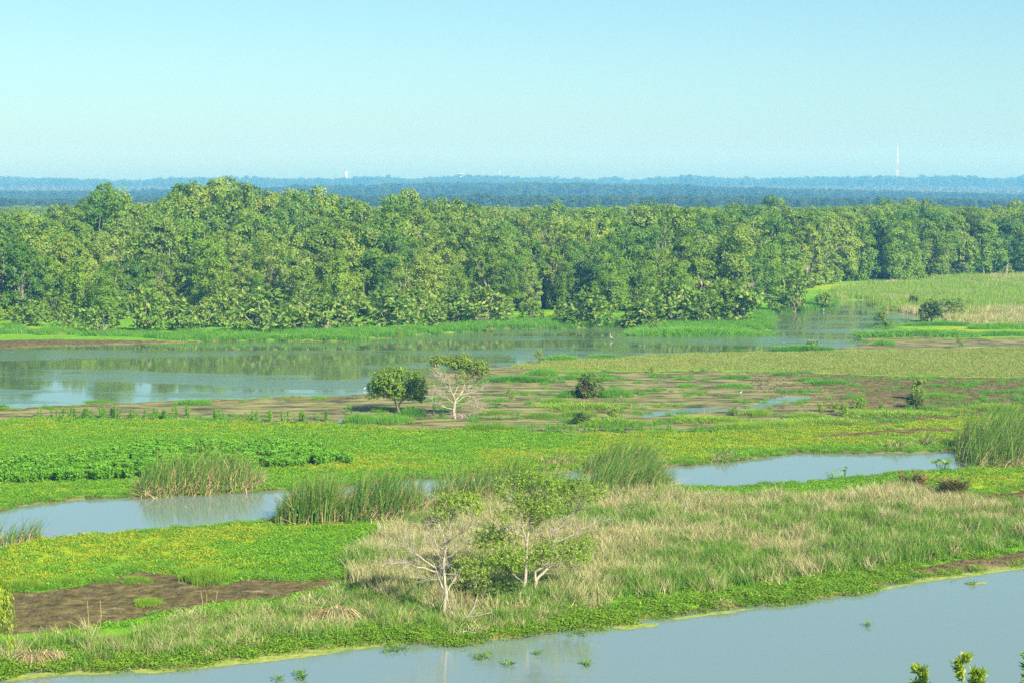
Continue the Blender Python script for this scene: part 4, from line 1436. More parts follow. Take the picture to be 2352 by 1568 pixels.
specimen('bank_shrub', (690, 1135), cA,
         [([(690, 1140), (690, 1060), (670, 960), (640, 860)], .05, .015), ([(715, 1130), (715, 1050), (740, 960), (760, 860)], .045, .012), ([(700, 1050), (620, 1000), (570, 930)], .025, .01)],
         [(640, 850, 95, 65, 1.), (740, 830, 85, 60, 1.), (700, 930, 120, 80, 1.1), (800, 940, 80, 60, .9), (600, 960, 70, 60, .9), (640, 1070, 90, 60, .8), (780, 1010, 70, 50, .7)],
         'leafy pale green shrub between the bare tree and twin-trunked tree', 'leaf_pale', 'bark', .12, 3, .9, 3, cat='shrub')
specimen('round_tree', (930, 905), cC,
         [([(930, 905), (915, 840), (893, 800)], .10, .075),
          ([(893, 810), (885, 760), (850, 705), (780, 670), (690, 680), (650, 720)], .06, .012),
          ([(925, 850), (935, 790), (985, 750), (1060, 715), (1130, 680)], .065, .014),
          ([(888, 780), (900, 690), (880, 560), (860, 450)], .04, .01),
          ([(985, 750), (1010, 650), (1100, 560)], .035, .01), ([(850, 705), (780, 600), (700, 560)], .03, .01)],
         [(900, 430, 115, 65, 1.3), (790, 480, 110, 85, 1.3), (650, 610, 80, 70, 1.2), (700, 540, 80, 60, 1.2), (900, 580, 150, 95, 1.4), (1120, 490, 90, 75, 1.3), (1170, 620, 75, 90, 1.3), (1180, 710, 55, 50, 1.), (1030, 620, 110, 80, 1.3), (790, 640, 110, 65, 1.2), (630, 690, 60, 40, .9), (920, 690, 80, 45, 1.), (1090, 720, 60, 35, .8)],
         'round dense-crowned tree standing on the mudflat tussocks', 'leaf_tree', 'bark', .17, 2, 1.3, 4, thick=1.25)
specimen('bare_branched_tree', (1590, 970), cC,
         [([(1590, 975), (1575, 870), (1592, 755)], .11, .075),
          ([(1592, 770), (1570, 690), (1530, 600), (1510, 510), (1440, 440), (1370, 380)], .055, .01),
          ([(1600, 750), (1660, 670), (1740, 600), (1830, 540), (1890, 470)], .050, .01),
          ([(1572, 690), (1605, 620), (1612, 550), (1590, 440), (1560, 330)], .036, .008),
          ([(1530, 600), (1470, 570), (1400, 500), (1330, 400)], .026, .006),
          ([(1640, 700), (1700, 560), (1720, 430), (1720, 320)], .03, .007),
          ([(1650, 690), (1780, 660), (1880, 640), (1960, 580)], .026, .005),
          ([(1572, 860), (1480, 835), (1400, 790), (1300, 770)], .030, .006),
          ([(1590, 790), (1500, 730), (1400, 690), (1310, 690)], .028, .005),
          ([(1600, 780), (1700, 710), (1790, 735), (1850, 800)], .026, .005),
          ([(1600, 830), (1690, 790), (1800, 800), (1900, 840)], .022, .005),
          ([(1540, 640), (1440, 640), (1340, 600)], .020, .005), ([(1740, 600), (1800, 460), (1870, 390)], .024, .006)],
         [(1400, 280, 75, 50, 1.), (1500, 290, 75, 50, 1.), (1580, 310, 70, 45, 1.), (1690, 270, 75, 60, 1.2), (1640, 340, 70, 45, .9), (1780, 370, 75, 50, 1.), (1880, 350, 90, 60, 1.2), (1910, 410, 70, 40, .8), (1680, 430, 60, 35, .5), (1330, 350, 50, 45, .6), (1820, 430, 70, 35, .6)],
         'bare-branched tree with thin green top and fallen brush at its foot', 'leaf_pale', 'bark_pale', .14, 9, 2.1, 5, rootmass=(1680, 965, 1.0, 90), thick=1.5)


def sapling(px, py, hpx, label, leaf='leaf_pale', spread=.33, seed=0, lobes=3, bare=.35):
    H = 100.
    conv = lambda a, b: (px + a * hpx / H, py - b * hpx / H)
    rng = np.random.default_rng(seed + 900)
    lm = [([(0, 0), (rng.normal(0, 3), 40), (rng.normal(0, 5), 92)], .035, .012)]
    lb = []
    for i in range(lobes):
        a = i * 2.3
        c = (math.cos(a) * 100 * spread * .6, 100 * (bare + (1 - bare) * (i + .7) / lobes) - 8)
        lm.append(([(0, c[1] * .55), (c[0] * .5, c[1] * .8), c], .014, .006))
        lb.append((c[0], c[1], 100 * spread * .55, 100 * (1 - bare) / lobes * .6, 1.1))
    return specimen('sapling', (0, 0), conv, lm, lb, label, leaf, 'bark', max(.09, hpx * mpp(py) * .09), 2, 1.2, seed, depth=.12)


sapling(1239, 838, 34, 'thin sapling on the river edge beside the dry strip', seed=1)
sapling(1172, 934, 40, 'frail sapling in the wet mud past the bare-branched tree', seed=2, spread=.22, bare=.55)
sapling(2027, 752, 42, 'small pale tree leaning over the river arm', seed=3, spread=.42)
sapling(2204, 803, 30, 'twisted twig sapling on the brown wet flat', seed=4, spread=.28)
sapling(2106, 920, 54, 'young leafy tree on the cracked clod field', 'leaf_tree', seed=5, spread=.26, lobes=4, bare=.3)
sapling(1496, 858, 18, 'knee-high sprig on the crust below the dry strip', seed=6, spread=.3)
sapling(2205, 636, 92, 'lone pale-trunked tree at the far marsh edge', 'leaf_forest', seed=7, spread=.3, bare=.62)
sapling(1125, 762, 26, 'tiny bush sapling on the river bend shore', seed=8)
sapling(917, 775, 22, 'tiny sapling at the waterline of the green bank', seed=9)


# tops of the trees on the near shore that rise into the picture
def near_tree(px, py, d, label, leaf, seed, leafL=.2, w=.5, side=0., slim=True):
    x, y, z = AT(px, py, d)
    g = float(gh(x, y)[0])
    g = max(g, -.3)
    rng = np.random.default_rng(seed)
    o = thing('near_tree', (x, y, g), label, 'tree')
    H = z - g
    tr = MB()
    line = smooth_line([(side, .0, -.2), (side * .8, .1, H * .4), (side * .25, 0, H * .8), (0, 0, H - .1)], 12)
    tr.tube(line, np.linspace(.10, .008, len(line)), 7)
    cr = MB()
    n = 75
    for i in range(n):
        u = rng.uniform(.45, 1) ** .8
        k = min(len(line) - 1, int(u * (len(line) - 1)))
        a = rng.random() * math.tau
        L = w * (1.06 - u) * 2.2 + .08
        b = line[k] * (1, 1, 1)
        b[2] = H * u if k < len(line) - 1 else line[k][2]
        e = b + np.array([math.cos(a) * L, math.sin(a) * L, L * .6])
        tr.tube([b, (b + e) / 2 + (0, 0, -.03), e], [.012, .008, .004], 4)
        m = 34
        t = rng.random(m)
        C = b + (e - b) * t[:, None] + rng.normal(0, .03, (m, 3))
        ax = unit((e - b) * .8 + rng.normal(0, .55, (m, 3)) * np.linalg.norm(e - b) + (0, 0, .1))
        cr.leaves(C, ax, rdir(m, rng) + (0, 0, .8), rng.uniform(.6, 1.1, m) * leafL, rng.uniform(.22, .36, m) * leafL, rng)
    link('trunk', tr.mesh('near_trunk', 'bark', True), o)
    link('crown', cr.mesh('near_crown', leaf), o)


near_tree(2112, 1528, 36, 'yellow-green treetop poking up at the pond corner', 'leaf_yellow', 1, .16, .16)
near_tree(2212, 1514, 35, 'taller yellow-green treetop with pale twigs beside it', 'leaf_yellow', 2, .16, .18)
near_tree(2246, 1545, 34, 'bushy green treetop lowest in the pond corner', 'leaf_yellow', 3, .15, .24)
near_tree(2378, 1498, 36, 'dark leafy branch reaching in over the pond', 'leaf_tree', 4, .18, .38)


def willow():
    x, y, z = AT(-26, 1316, 44)
    o = thing('near_willow', (x, y, 0.05), 'sunlit yellow-green drooping foliage at the mud field edge', 'tree')
    rng = np.random.default_rng(8)
    tr, cr = MB(), MB()
    tr.tube(smooth_line([(-.3, 0, -.2), (-.2, 0, z * .5), (0, 0, z - .5)], 8), np.linspace(.16, .03, 9)[:len(smooth_line([(-.3, 0, -.2), (-.2, 0, z * .5), (0, 0, z - .5)], 8))], 7)
    for i in range(110):
        a = rng.random() * math.tau
        rr = rng.uniform(.1, .58)
        topz = z - .1 - rr ** 2 * 1.6 + rng.normal(0, .15)
        L = rng.uniform(.4, 1.6)
        m = int(L * 46)
        u = rng.random(m)
        C = np.stack([math.cos(a) * rr + rng.normal(0, .05, m), math.sin(a) * rr + rng.normal(0, .05, m), topz - L * u], 1)
        ax = np.stack([rng.normal(0, .35, m) + math.cos(a) * .3, rng.normal(0, .35, m) + math.sin(a) * .3, -np.ones(m)], 1)
        cr.leaves(C, ax, rdir(m, rng) + (math.cos(a), math.sin(a), .3), rng.uniform(.08, .15, m), rng.uniform(.022, .036, m), rng)
    link('trunk', tr.mesh('willow_trunk', 'bark', True), o)
    link('crown', cr.mesh('willow_crown', 'leaf_yellow'), o)


willow()

# ------------------------------------------------------------------ ground cover
def tuft(seed, n, rad, L, hgt, mat, flat=.5):
    """a small patch of low leaves"""
    rng = np.random.default_rng(seed)
    a, r = rng.random(n) * math.tau, np.sqrt(rng.random(n)) * rad
    C = np.stack([np.cos(a) * r, np.sin(a) * r, rng.uniform(.1, 1, n) * hgt * (1 - .4 * r / rad)], 1)
    ax = np.stack([rng.normal(0, 1, n), rng.normal(0, 1, n), rng.uniform(-.1, 1.2, n) * (1 - flat) + .15], 1)
    mb = MB()
    mb.leaves(C, ax, np.tile([0, 0, 1.], (n, 1)) + rng.normal(0, .45, (n, 3)), rng.uniform(.6, 1.2, n) * L, rng.uniform(.35, .6, n) * L, rng)
    return mb.mesh('tuft', mat)


def sward(seed, n, rad, H, mat, lean=.3, w=.014, bias=(.12, 0), curve=1.6, seg=3):
    rng = np.random.default_rng(seed)
    a, r = rng.random(n) * math.tau, np.sqrt(rng.random(n)) * rad
    B = np.stack([np.cos(a) * r, np.sin(a) * r, np.full(n, -.03)], 1)
    h = H * rng.uniform(.5, 1.1, n)
    ln = (rng.normal(0, lean, (n, 2)) + bias) * h[:, None]
    mb = MB()
    mb.blades(B, h, ln, rng.uniform(.7, 1.4, n) * w, rng, seg, curve=curve)
    return mb.mesh('sward', mat)


def bush(seed, mat='herb'):
    """a leafy herb bush a metre high"""
    rng = np.random.default_rng(seed)
    mb = MB()
    for k in range(9):
        a, r = rng.random() * math.tau, .42 * math.sqrt(rng.random())
        m = 52
        h = rng.random(m) ** .4
        top = rng.uniform(.75, 1.05) * (1 - .35 * r)
        C = np.stack([math.cos(a) * r * (.5 + .6 * h), math.sin(a) * r * (.5 + .6 * h), h * top], 1)
        b = rng.random(m) * math.tau
        ax = np.stack([np.cos(b), np.sin(b), rng.uniform(-.2, .5, m)], 1)
        nr = np.stack([np.cos(b), np.sin(b), np.full(m, .75)], 1) + np.array([math.cos(a), math.sin(a), 0]) * .5 + rng.normal(0, .3, (m, 3))
        mb.leaves(C, ax + (0, 0, -.15), nr, rng.uniform(.12, .22, m), rng.uniform(.06, .10, m), rng)
    return mb.mesh('herb_bush', mat)


def cover(name, x, y, keep, variants, smin, smax, label, cat, zoff=-.01, zs=None):
    x, y = x[keep], y[keep]
    n = len(x)
    s = R.uniform(smin, smax, n)
    S = np.stack([s, s, s * (zs[keep] if zs is not None else 1)], 1)
    return scatter(name, np.stack([x, y, gh(x, y) + zoff], 1), R.random(n) * math.tau, S, variants, R.integers(0, len(variants), n), label, cat)


LIME = [tuft(500 + i, 110, .38, .085, .10, 'carpet') for i in range(4)]
YELL = [tuft(510 + i, 110, .38, .085, .10, 'carpet_yellow') for i in range(3)]
CREEP = [tuft(520 + i, 130, .40, .10, .34, 'creeper', .3) for i in range(4)]
LUSH = [sward(530 + i, 70, .38, .5, 'lush', .35, .03) for i in range(4)]
GREEN = [sward(540 + i, 38, .35, .85, 'grass_green', .26, .032, (.16, 0)) for i in range(4)]
TAN = [sward(550 + i, 38, .35, .80, 'grass_dry', .38, .030, (.12, 0), 1.3) for i in range(5)]
STRIP = [sward(560 + i, 60, .6, .22, 'grass_strip', .5, .03, seg=2) for i in range(4)]
MARSH = [sward(570 + i, 42, .9, 1.15, 'marsh_reed', .16, .05, (.10, 0)) for i in range(4)]
MDRY = [sward(580 + i, 42, .9, .85, 'grass_dry', .35, .05, (.10, 0)) for i in range(3)]
BUSH = [bush(590 + i) for i in range(5)]

# low carpets between river, channel and mud
x, y = sow(-46, 46, 66, 135, 7.0)
k = in_view(x, y, 2.5)
x, y = x[k], y[k]
z = zones(x, y)
lowland = (z['water'] < -.12) & (z['mud'] < .45 + .25 * (R.random(len(x)) - .5)) & (z['dryf'] < .2) & (z['bank'] < .2) & (z['flat'] < .3) & (y < 132)
shore = (y < 92) & (z['water'] > -3.2) & (z['dryf'] < .2) & (sdf(P_POND, x, y) > -9)
yl = R.random(len(x)) < z['yel'] * .85
patch = .75 + .9 * fbm(x * .8, y * .8, 61)
cover('green_carpet', x, y, lowland & ~yl & ~shore, LIME, .8, 1.25, 'low lime-green carpet of creeping marsh plants', 'ground cover', zs=patch)
cover('yellow_carpet', x, y, lowland & yl & ~shore, YELL, .8, 1.2, 'yellowed patches in the creeping carpet', 'ground cover', zs=patch)
# sprigs standing over the carpets
cover('carpet_sprigs', x, y, lowland & ~shore & (fbm(x * .5, y * .6, 63) > .56) & (R.random(len(x)) < .45), LUSH, .25, .55, 'darker grass sprigs dotted over the green carpets', 'grass')
# low growth creeping over the mudflat
xf, yf = sow(-38, 50, 116, 160, 5.0)
kf = in_view(xf, yf, 2)
xf, yf = xf[kf], yf[kf]
zf = zones(xf, yf)
pt = .5 * fbm(xf * .16, yf * .40, 64, 4) + .5 * fbm(xf * .7, yf * 1.1, 65, 3)
near = sstep(132, 118, yf)
kf = (zf['flat'] > 0) & (zf['water'] < -.3) & (pt > .615 - .080 * near - .05 * sstep(20, 30, xf))
cover('mud_grass', xf, yf, kf, LUSH + LIME[:2], .35, .85, 'thin green growth creeping over the mudflat', 'grass')
# leafy creepers along the pond bank
x, y = sow(-26, 32, 58, 92, 11.0)
k = in_view(x, y, 2.5)
x, y = x[k], y[k]
z = zones(x, y)
dp = -sdf(P_POND, x, y)
k = (z['water'] < .12) & (dp < 3.0 + 2.5 * (fbm(x * .3, y * .3, 66) - .5)) & (z['beach'] < .1) & (R.random(len(x)) < .25 + .75 * sstep(3.0, .6, dp)) & (z['mud2'] < .1)
cover('creeper_bank', x, y, k, CREEP, .7, 1.25, 'bright leafy creepers along the pond bank', 'creeper', zs=.35 + .7 * fbm(x * .7, y * .7, 67))
# leafy rims of the carpets where they meet mud or water
x, y = sow(-46, 46, 72, 132, 9.0)
k = in_view(x, y, 2.5)
x, y = x[k], y[k]
z = zones(x, y)
k = (z['water'] < 0.02) & (((z['water'] > -.9) & (y > 84)) | ((np.abs(z['mud2'] + .35) < .5))) & (z['flat'] < 0) & (z['dryf'] < .2) & (sdf(P_POND, x, y) < -5)
cover('carpet_rim', x, y, k, CREEP[:2] + LUSH[:1], .4, .75, 'leafy rim of the carpet along channel and mud', 'ground cover')
# the tall half-dry field
x, y = sow(-14, 40, 66, 104, 15.0)
k = in_view(x, y, 2.5)
x, y = x[k], y[k]
z = zones(x, y)
gn = .55 * fbm(x * .30, y * .22, 81, 3) + .45 * fbm(x * 1.3, y * 1.1, 82, 3) + .26 * sstep(2, 16, x) * sstep(92, 76, y) - .05
k = (z['dryf'] > -1.2 * R.random(len(x))) & (z['water'] < -.4)
hz2 = .3 + 1.25 * fbm(x * .9, y * .9, 83)
isg = R.random(len(x)) < sstep(.43, .62, gn) * .66 + .12
cover('dry_grass', x, y, k & ~isg, TAN, .7, 1.2, 'tan dry grass filling the field beside the twin-trunked tree', 'dry grass', zs=hz2)
cover('tall_grass', x, y, k & isg, GREEN, .7, 1.15, 'green grass mixed through the dry field', 'grass', zs=hz2)
# the bank in front of the mud field
x, y = sow(-24, 12, 58, 78, 13.0)
k = in_view(x, y, 2.5)
x, y = x[k], y[k]
z = zones(x, y)
k = (z['bank'] > -1.3 * R.random(len(x))) & (z['water'] < -.3) & (z['mud2'] < .1) & (fbm(x * .6, y * .6, 85) > .36)
isg = R.random(len(x)) < .62
hz2 = .4 + .8 * fbm(x * .5, y * .5, 86)
cover('bank_grass', x, y, k & isg, GREEN, .6, 1.0, 'green grass on the bank before the brown mud field', 'grass', zs=hz2)
cover('bank_dry_grass', x, y, k & ~isg, TAN, .6, 1.05, 'straw grass on the bank before the brown mud field', 'dry grass', zs=hz2)
# herb thicket
x, y = sow(-44, -6, 97, 124, 4.2)
z = zones(x, y)
th = sdf(P_THICK, x, y)
gap = fbm(x * .35, y * .5, 91)
k = (th > 0) & (gap > .36) & in_view(x, y, 3)
cover('herb_thicket', x, y, k, BUSH, .6, .95, 'fresh green herb thicket behind the reed clump', 'herbs', zs=.7 + .6 * fbm(x * .5, y * .5, 92))
# dry strip by the river
x, y = sow(-6, 75, 146, 192, 4.5)
k = in_view(x, y, 3)
x, y = x[k], y[k]
z = zones(x, y)
cover('strip_grass', x, y, (z['drystrip'] > 0) & (z['water'] < -.2), STRIP, .8, 1.3, 'short faded grass on the strip beside the river', 'grass')
# far bank lush grass
x, y = sow(-75, 62, 190, 285, 3.0)
k = in_view(x, y, 3)
x, y = x[k], y[k]
z = zones(x, y)
k = (z['farbank'] > -.3) & (z['water'] < -.1) & (z['beach'] < .2) & (fbm(x * .2, y * .3, 95) > .30)
cover('river_bank_grass', x, y, k, LUSH, 1.0, 1.7, 'lush green grass on the far river bank', 'grass')
# tall marsh
x, y = sow(40, 115, 200, 350, 1.5)
k = in_view(x, y, 4)
x, y = x[k], y[k]
z = zones(x, y)
k = (z['marsh'] > -.3) & (z['water'] < -.2)
dn = fbm(x * .12, y * .07, 97, 3) + .30 * sstep(258, 214, y) - .10
isd = R.random(len(x)) < sstep(.40, .62, dn) * .8
cover('marsh_reeds', x, y, k & ~isd, MARSH, .65, 1.1, 'pale green reed marsh reaching to the forest', 'reeds', zs=.6 + .8 * fbm(x * .15, y * .15, 98))
cover('marsh_straw', x, y, k & isd, MDRY, .75, 1.25, 'straw-coloured patches of the reed marsh', 'reeds')
# undergrowth at the forest foot
x, y = sow(-110, 130, 195, 360, .34)
b = y - np.interp(px_of(x, y), FRONT[:, 0], FRONT_D)
k = (b > 2) & (b < 14) & in_view(x, y, 4)
UND = [v[1] for v in SHRUB_G] + [v[1] for v in SHRUB_D]
cover('undergrowth', x, y, k, UND, 1.6, 3.2, 'tangled undergrowth at the foot of the forest', 'undergrowth')

# clods on the dried mud
def clod(seed):
    rng = np.random.default_rng(seed)
    k = 7
    an = np.arange(k) / k * math.tau
    V = [(0, 0, .55)] + [(math.cos(t) * .6 * rng.uniform(.7, 1.2), math.sin(t) * .6 * rng.uniform(.7, 1.2), .35 * rng.uniform(.6, 1.2)) for t in an] + [(math.cos(t) * rng.uniform(.8, 1.2), math.sin(t) * rng.uniform(.8, 1.2), -.15) for t in an]
    mb = MB()
    mb.add(V, [(1 + i, 1 + k + i, 1 + k + (i + 1) % k, 1 + (i + 1) % k) for i in range(k)], [(0, 1 + i, 1 + (i + 1) % k) for i in range(k)])
    return mb.mesh('clod', 'clod')


CLOD = [clod(600 + i) for i in range(4)]
x, y = sow(-24, 48, 60, 160, 4.5)
k = in_view(x, y, 2)
x, y = x[k], y[k]
z = zones(x, y)
k = ((z['mud2'] > .1) & (fbm(x * 1.1, y * 1.1, 99) > .5)) | ((z['flat'] > .3) & (x > 20) & (fbm(x * .5, y * .5, 99) > .47)) | ((z['beach'] > .1) & (y < 90))
cover('mud_clods', x, y, k, CLOD, .05, .17, 'dark lumps on the drying mud', 'mud')


# ------------------------------------------------------------------ algae along the pond and channel edges
def algae_sheet(name, pts, label):
    P = poly(pts)
    q = []
    n = len(P)
    for i in range(n):
        for u in np.linspace(0, 1, 10, endpoint=False):
            p = P[i] * (1 - u) + P[(i + 1) % n] * u
            q.append(p)
    q = np.array(q)
    q[:, 0] += (fbm(q[:, 0] * 1.6, q[:, 1] * 1.6, 51) - .5) * .3
    q[:, 1] += (fbm(q[:, 0] * 1.6, q[:, 1] * 1.6, 52) - .5) * .3
    me = bpy.data.meshes.new(name)
    me.from_pydata([(a, b, .006) for a, b in q], [], [tuple(range(len(q)))])
    me.materials.append(M['algae'])
    tag(link(name, me), label, 'algae')


algae_sheet('algae_mat', [(300, 1536), (425, 1530), (476, 1517), (646, 1496), (790, 1479), (883, 1471), (960, 1476), (880, 1484), (790, 1494), (700, 1510), (600, 1522), (500, 1530), (420, 1538), (360, 1546), (310, 1545)], 'long yellow algae mat hugging the pond bank below the straw bank')
algae_sheet('algae_mat', [(0, 1556), (60, 1545), (200, 1540), (290, 1540), (270, 1546), (120, 1552), (20, 1566)], 'dull olive algae film at the pond end')
algae_sheet('algae_mat', [(1395, 1440), (1440, 1432), (1520, 1430), (1500, 1438), (1440, 1446)], 'small yellow algae patch below the twin-trunked tree')
algae_sheet('algae_mat', [(1540, 1420), (1640, 1404), (1740, 1396), (1700, 1404), (1600, 1416), (1560, 1424)], 'slim yellow algae strip under the dry field bank')
algae_sheet('algae_mat', [(1950, 1366), (2080, 1340), (2110, 1326), (2242, 1312), (2352, 1296), (2400, 1292), (2352, 1306), (2240, 1322), (2120, 1336), (2050, 1352), (1980, 1364)], 'yellow-green algae fringe along the muddy beach')
algae_sheet('algae_mat', [(2216, 1338), (2270, 1334), (2260, 1340), (2225, 1343)], 'tiny algae raft floating off the muddy beach')

# ------------------------------------------------------------------ floating water plants
def hyacinth(px, py, wpx, n, label):
    x, y = G(px, py)
    s = mpp(py) * wpx * .85
    rng = np.random.default_rng(int(px))
    o = thing('water_hyacinth', (x, y, .0), label, 'water plant', 'floating water plants')
    lf, stm = MB(), MB()
    for i in range(n):
        c = np.array([rng.normal(0, .25) * s, rng.normal(0, .5) * s * .8, .01])
        m = 7
        a = rng.random(m) * math.tau
        ax = np.stack([np.cos(a), np.sin(a), rng.uniform(.3, 1.4, m)], 1)
        base = c + unit(ax) * rng.uniform(.05, .16, m)[:, None]
        for b in base[:3]:
            stm.tube([c, (c + b) / 2 + (0, 0, .01), b], [.009, .009, .006], 4)
        lf.leaves(base, ax + (0, 0, -.2), np.tile([0, 0, 1.], (m, 1)), rng.uniform(.07, .13, m), rng.uniform(.06, .10, m), rng)
    link('leaves', lf.mesh('hyacinth_leaves', 'hyacinth'), o)
    tag(link('stalks', stm.mesh('hyacinth_stalks', 'hyacinth'), o), kind='stuff')


for a in [(905, 1492, 50, 20, 'largest floating water plant raft below the bare tree'), (690, 1548, 26, 8, 'water plant raft drifting near the algae mat end'), (694, 1560, 24, 7, 'water plant raft at the lower picture edge by the algae side'),
          (640, 1561, 22, 5, 'single water plant sprig at the lower edge'), (1100, 1512, 30, 8, 'water plant tuft in the tree trunk reflection'), (1118, 1506, 14, 4, 'small companion of the tuft in the trunk reflection'), (1170, 1526, 26, 6, 'water plant tuft midway across the tree reflection'),
          (1350, 1527, 30, 6, 'water plant tuft past the twin-trunked tree reflection'), (1240, 1502, 16, 4, 'water plant dot between the tree reflections'), (1993, 1437, 14, 4, 'lone water plant dot on the open pond'),
          (1330, 1456, 40, 9, 'water plants at the bank below the twin-trunked tree'), (1070, 1481, 34, 8, 'water plants at the bank below the bare tree'), (2235, 1343, 18, 4, 'water plant by the tiny algae raft')]:
    hyacinth(*a)


def big_leaf_plant(px, py, hpx, n, label):
    x, y, z = put(px, py)
    H = hpx * mpp(py)
    rng = np.random.default_rng(int(px + py))
    o = thing('arum_plant', (x, y, z), label, 'plant')
    for i in range(n):
        a = rng.random() * math.tau
        h = H * rng.uniform(.6, 1)
        e = np.array([math.cos(a) * .3 * H + rng.normal(0, .25) * (n > 6), math.sin(a) * .2 * H, h])
        b = np.array([e[0] * .3 + rng.normal(0, .08), rng.normal(0, .06), -.05])
        st, lf = MB(), MB()
        l = smooth_line([b, (b + e) / 2 + (0, 0, .1), e], 5)
        st.tube(l, np.linspace(.016, .008, len(l)), 4)
        d = np.array([[math.cos(a), math.sin(a), -.5]])
        lf.leaves(e[None], d, np.array([[0, 0, 1.]]), H * .42, H * .30, rng)
        lf.leaves(e[None], -d * .6 + (0, 0, -.3), np.array([[0, 0, 1.]]), H * .2, H * .25, rng)
        k = link('stalk', st.mesh('arum_stalk', 'hyacinth', True), o)
        link('leaf', lf.mesh('arum_leaf', 'leaf_tree'), k)


big_leaf_plant(1908, 1106, 26, 5, 'broad-leaved plant on the channel rim')
big_leaf_plant(1937, 1105, 30, 5, 'taller broad-leaved plant next to the first on the channel rim')
big_leaf_plant(2165, 1086, 34, 16, 'cluster of broad-leaved plants at the end of the open channel')
big_leaf_plant(188, 1240, 18, 6, 'low broad-leaved plant on the carpet edge by the channel')


# ferns with rusty seed fronds
def fern(px, py, wpx, hpx, n, label, heads=0):
    x, y, z = put(px, py)
    s = mpp(py)
    H, W = hpx * s, wpx * s
    rng = np.random.default_rng(int(px))
    o = thing('fern_clump', (x, y, z), label, 'fern')
    mb, sh = MB(), MB()
    for i in range(n):
        a = rng.random() * math.tau
        b = np.array([rng.normal(0, .16) * W, rng.normal(0, .12) * W, 0])
        h = H * rng.uniform(.6, 1.05)
        rr = h * rng.uniform(.25, .75)
        t = np.linspace(0, 1, 12)
        line = b + np.stack([math.cos(a) * rr * t ** 1.5, math.sin(a) * rr * t ** 1.5, h * t * (1 - .25 * t)], 1)
        target = sh if i < heads else mb
        target.tube(line, np.linspace(.012, .004, 12), 4, .9)
        for sd in (-1, 1):
            side = np.array([-math.sin(a), math.cos(a), .1]) * sd
            C = line[3:]
            m = len(C)
            target.leaves(C, np.tile(side, (m, 1)) + rng.normal(0, .2, (m, 3)) + (0, 0, .2), np.tile([math.cos(a) * -.5, math.sin(a) * -.5, 1.], (m, 1)), np.linspace(.24, .08, m) * H, .07 * H, rng, np.clip(rng.normal(.5, .25, m), 0, 1))
    link('fronds', mb.mesh('fern_fronds', 'fern'), o)
    if heads:
        link('rusty_fronds', sh.mesh('rusty_fronds', 'seedhead'), o)


fern(2100, 1128, 90, 52, 46, 'fern clump with rusty upright fronds at the dry field end', 9)
fern(2190, 1150, 100, 62, 60, 'larger dark fern clump beside the yellow turf')
fern(1350, 914, 60, 46, 26, 'arching fern fronds inside the spiky mudflat bush', 5)


# ------------------------------------------------------------------ heaps of dead stalks, sticks
def dead_heap(px, py, wpx, hpx, n, label, arch=1.):
    x, y, z = put(px, py)
    s = mpp(py)
    W, H = wpx * s / 2, hpx * s
    rng = np.random.default_rng(int(px * 3))
    o = thing('dead_grass_heap', (x, y, z), label, 'dead grass')
    mb = MB()
    a = rng.random(n) * math.tau
    r = np.sqrt(rng.random(n)) * .6
    B = np.stack([np.cos(a) * r * W, np.sin(a) * r * W * .6, rng.uniform(0, .5, n) * H], 1)
    ln = np.stack([np.cos(a), np.sin(a) * .7], 1) * (W * rng.uniform(.5, 1.1, n))[:, None] * arch
    rows = []
    mb.blades(B, H * rng.uniform(.3, .9, n), ln, rng.uniform(.02, .04, n), rng, 4, curve=1.2)
    V = mb.v[0].reshape(n, -1, 3)
    u = np.repeat(np.linspace(0, 1, V.shape[1] // 2), 2)[None]
    V[:, :, 2] = np.maximum(V[:, :, 2] - H * 1.1 * np.maximum(u - .35, 0) ** 1.3 * 1.6, -.02)
    mb.v[0] = V.reshape(-1, 3)
    link('stalks', mb.mesh('dead_stalks', 'reed_dry'), o)
    dm = MB()
    k = 12
    an = np.arange(k) / k * math.tau
    dm.add([(0, 0, H * .62)] + [(math.cos(t) * W * .45, math.sin(t) * W * .3, H * .42) for t in an] + [(math.cos(t) * W * .8, math.sin(t) * W * .5, -.1) for t in an],
           [(1 + i, 1 + k + i, 1 + k + (i + 1) % k, 1 + (i + 1) % k) for i in range(k)], [(0, 1 + i, 1 + (i + 1) % k) for i in range(k)])
    link('core', dm.mesh('heap_core', 'soil', True), o)


dead_heap(78, 1530, 96, 44, 260, 'grey-brown collapsed reed heap at the pond end of the bank')
dead_heap(130, 1525, 46, 36, 110, 'small rusty reed heap leaning beside the grey one')
dead_heap(770, 1432, 120, 46, 300, 'dark-hearted straw heap on the bank before the bare tree')
dead_heap(1360, 1408, 60, 26, 110, 'low straw heap with dark hollow below the dry field')
dead_heap(1175, 1412, 50, 34, 90, 'bundle of dead branches-like straw by the leafy shrub foot')
dead_heap(1660, 1396, 60, 24, 100, 'straw tuft with dark hollow at the pond rim')
dead_heap(480, 1440, 120, 30, 200, 'bleached straw tangle midway along the bank')
dead_heap(1520, 1360, 70, 26, 120, 'grey straw tangle at the lower edge of the dry field')


def sticks(px, py, n, hpx, label, lean=.15):
    x, y, z = put(px, py)
    s = mpp(py)
    rng = np.random.default_rng(int(px + 7))
    o = thing('dead_sticks', (x, y, z), label, 'sticks')
    for i in range(n):
        h = hpx * s * rng.uniform(.6, 1)
        b = np.array([rng.normal(0, .25) * n * .4, rng.normal(0, .2), -.1])
        e = b + (rng.normal(0, lean) * h, rng.normal(0, lean) * h, h)
        mb = MB()
        mb.tube([b, (b + e) / 2 + rng.normal(0, .03, 3), e], [.011, .009, .006], 5)
        link('stick', mb.mesh('stick', 'reed_dry'), o)


